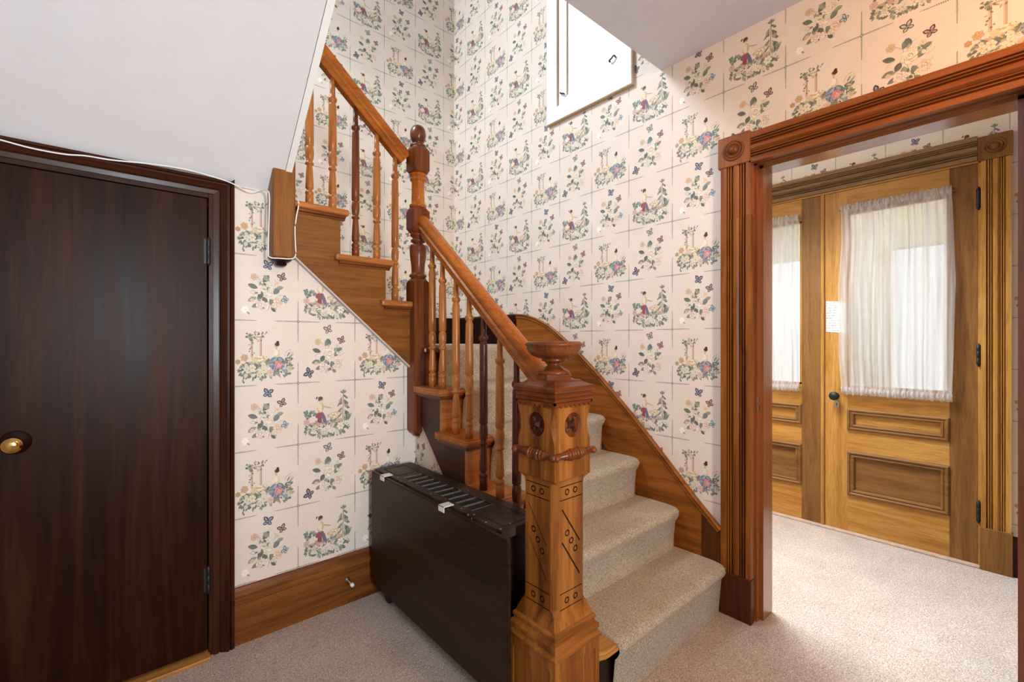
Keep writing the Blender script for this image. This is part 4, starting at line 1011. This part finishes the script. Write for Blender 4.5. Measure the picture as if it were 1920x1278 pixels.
cnt.links.new(m2.outputs[0], cnt.nodes['Material Output'].inputs[0])
def curtain(name, label, L, R_, cols, phase):
    """L,R_: list of (z, y) for the left (larger Y) and right edges, bottom to top"""
    cu = thing(name, (XF-.03, (L[0][1]+R_[0][1])/2, L[0][0]+G), label, 'curtain', 'sheer curtains on the front doors')
    zb, zt_ = L[0][0], L[-1][0]
    def ed(E_, z): return float(np.interp(z, [q[0] for q in E_], [q[1] for q in E_]))
    b = bm_new(); nz_ = 40; rows = []
    for j in range(nz_+1):
        f = j/nz_; z = zb+(zt_-zb)*f; yl, yr = ed(L, z), ed(R_, z); row = []
        for i in range(cols+1):
            s = i/cols
            amp = .004+.006*(1-math.sin(math.pi*min(1, max(0, f))))
            ww = s+.018*math.sin(s*17+phase)+.012*math.sin(s*41+2*phase)+.006*math.sin(f*4+s*23)
            pl = amp*(.55*math.sin(ww*97+phase)+.45*math.sin(ww*151+1.7*phase)*math.sin(s*13+phase))+.006*math.sin(s*15+phase+f*1.2)
            edge = min(f, 1-f)
            if edge < .03: pl += .006*math.sin(s*170+phase)*(1-edge/.03)
            rod = .010*math.exp(-((edge-.028)/.012)**2)
            y = yl+(yr-yl)*(s+.006*math.sin(s*43+phase))
            zz = z+(.005*math.sin(s*95+phase) if edge == 0 else 0)
            row.append(b.verts.new((XF-.030-pl-rod, y, zz+G)))
        rows.append(row)
    for A, B in zip(rows, rows[1:]):
        for i in range(cols): b.faces.new((A[i], A[i+1], B[i+1], B[i])).smooth = True
    obj('fabric', b, CUR, cu)
    def hem(q0, q1, nm):
        b = bm_new(); rws = []
        for j in range(5):
            z = q0+(q1-q0)*j/4; yl, yr = ed(L, z), ed(R_, z); row = []
            for i in range(cols+1):
                s = i/cols; pl = .007*math.sin(s*150+phase+j*.3)+.012*math.sin(math.pi*j/4)
                row.append(b.verts.new((XF-.034-pl, yl+(yr-yl)*s, z+G+.003*math.sin(s*150+phase))))
            rws.append(row)
        for A, B in zip(rws, rws[1:]):
            for i in range(cols): b.faces.new((A[i], A[i+1], B[i+1], B[i])).smooth = True
        obj(nm, b, CUR, cu)
    hem(zb, zb+.045, 'gathered_hem'); hem(zt_-.045, zt_, 'gathered_header')
    for z in (zb+.028, zt_-.028):
        b = bm_new(); yl, yr = ed(L, z), ed(R_, z); lathe(b, [(.004, yr-.012), (.004, yl+.012)], (XF-.020, 0, z+G), 'Y', 8); obj('rod', b, STEEL, cu)
curtain('curtain', 'wide sheer white curtain over the glass of the right front door leaf', [(-.345, .818), (-.1, .835), (.35, .838), (.65, .818), (.882, .824)], [(-.345, .298), (-.05, .290), (.35, .282), (.70, .292), (.865, .300)], 150, 0)
curtain('curtain', 'sheer white curtain on the left front door leaf, cut off by the casing', [(-.350, 1.60), (.882, 1.60)], [(-.350, 1.068), (0, 1.074), (.25, 1.092), (.45, 1.076), (.882, 1.066)], 140, 2.0)

# note taped to the door
b = bm_new(); py0, py1, pz0, pz1 = .800, .912, .062, .268
A = []
for j in range(7):
    for i in range(5):
        A.append(b.verts.new((XF-.002-.004*(i/4)**2*(1 if j > 1 else .6), py1+(py0-py1)*i/4, pz0+(pz1-pz0)*j/6+G-.012*i/4)))
for j in range(6):
    for i in range(4): b.faces.new((A[j*5+i], A[j*5+i+1], A[j*5+i+6], A[j*5+i+5]))
nm_, nnt, nbs = newmat('note_paper'); nbs.inputs['Roughness'].default_value = .8
tcx = N(nnt, 'ShaderNodeTexCoord'); sx = N(nnt, 'ShaderNodeSeparateXYZ'); nnt.links.new(tcx.outputs['Generated'], sx.inputs[0])
wv = N(nnt, 'ShaderNodeMath', operation='MULTIPLY', i_1=13.0); nnt.links.new(sx.outputs[2], wv.inputs[0])
fr = N(nnt, 'ShaderNodeMath', operation='FRACT'); nnt.links.new(wv.outputs[0], fr.inputs[0])
lt = N(nnt, 'ShaderNodeMath', operation='LESS_THAN', i_1=.28); nnt.links.new(fr.outputs[0], lt.inputs[0])
nz3 = N(nnt, 'ShaderNodeTexNoise', i_Scale=26.0, i_Detail=2.0); nnt.links.new(tcx.outputs['Generated'], nz3.inputs['Vector'])
gt = N(nnt, 'ShaderNodeMath', operation='GREATER_THAN', i_1=.52); nnt.links.new(nz3.outputs['Fac'], gt.inputs[0])
mm = N(nnt, 'ShaderNodeMath', operation='MULTIPLY'); nnt.links.new(lt.outputs[0], mm.inputs[0]); nnt.links.new(gt.outputs[0], mm.inputs[1])
mxn = N(nnt, 'ShaderNodeMix', data_type='RGBA'); nnt.links.new(mm.outputs[0], mxn.inputs[0]); mxn.inputs[6].default_value = rgba((206, 203, 197)); mxn.inputs[7].default_value = rgba((112, 110, 114))
nnt.links.new(mxn.outputs[2], nbs.inputs['Base Color'])
o = obj('note', b, nm_); tag(o, 'white paper note stuck to the front door beside the curtain', 'note')

# porch outside the glass
PC = plain('porch_cream', (222, 214, 186), .8, noise=.03)
b = bm_new()
poly_yz(b, [(-2.2, -G-.2), (3.2, -G-.2), (3.2, -.55), (-2.2, -.55)], 5.4, 5.5); poly_yz(b, [(-2.2, .85), (3.2, .85), (3.2, 1.6), (-2.2, 1.6)], 5.4, 5.5)
poly_yz(b, [(-2.2, -.55), (.30, -.55), (.30, .85), (-2.2, .85)], 5.4, 5.5); poly_yz(b, [(.86, -.55), (1.35, -.55), (1.35, .85), (.86, .85)], 5.4, 5.5); poly_yz(b, [(1.95, -.55), (3.2, -.55), (3.2, .85), (1.95, .85)], 5.4, 5.5)
struct('wall_porch', b, PC, 'cream porch wall seen through the door glass')
b = bm_new(); box(b, XF+.16, 5.5, -2.2, 3.2, -.15, -.05); struct('floor_porch', b, plain('porch_boards', (150, 146, 138), .7, noise=.1))
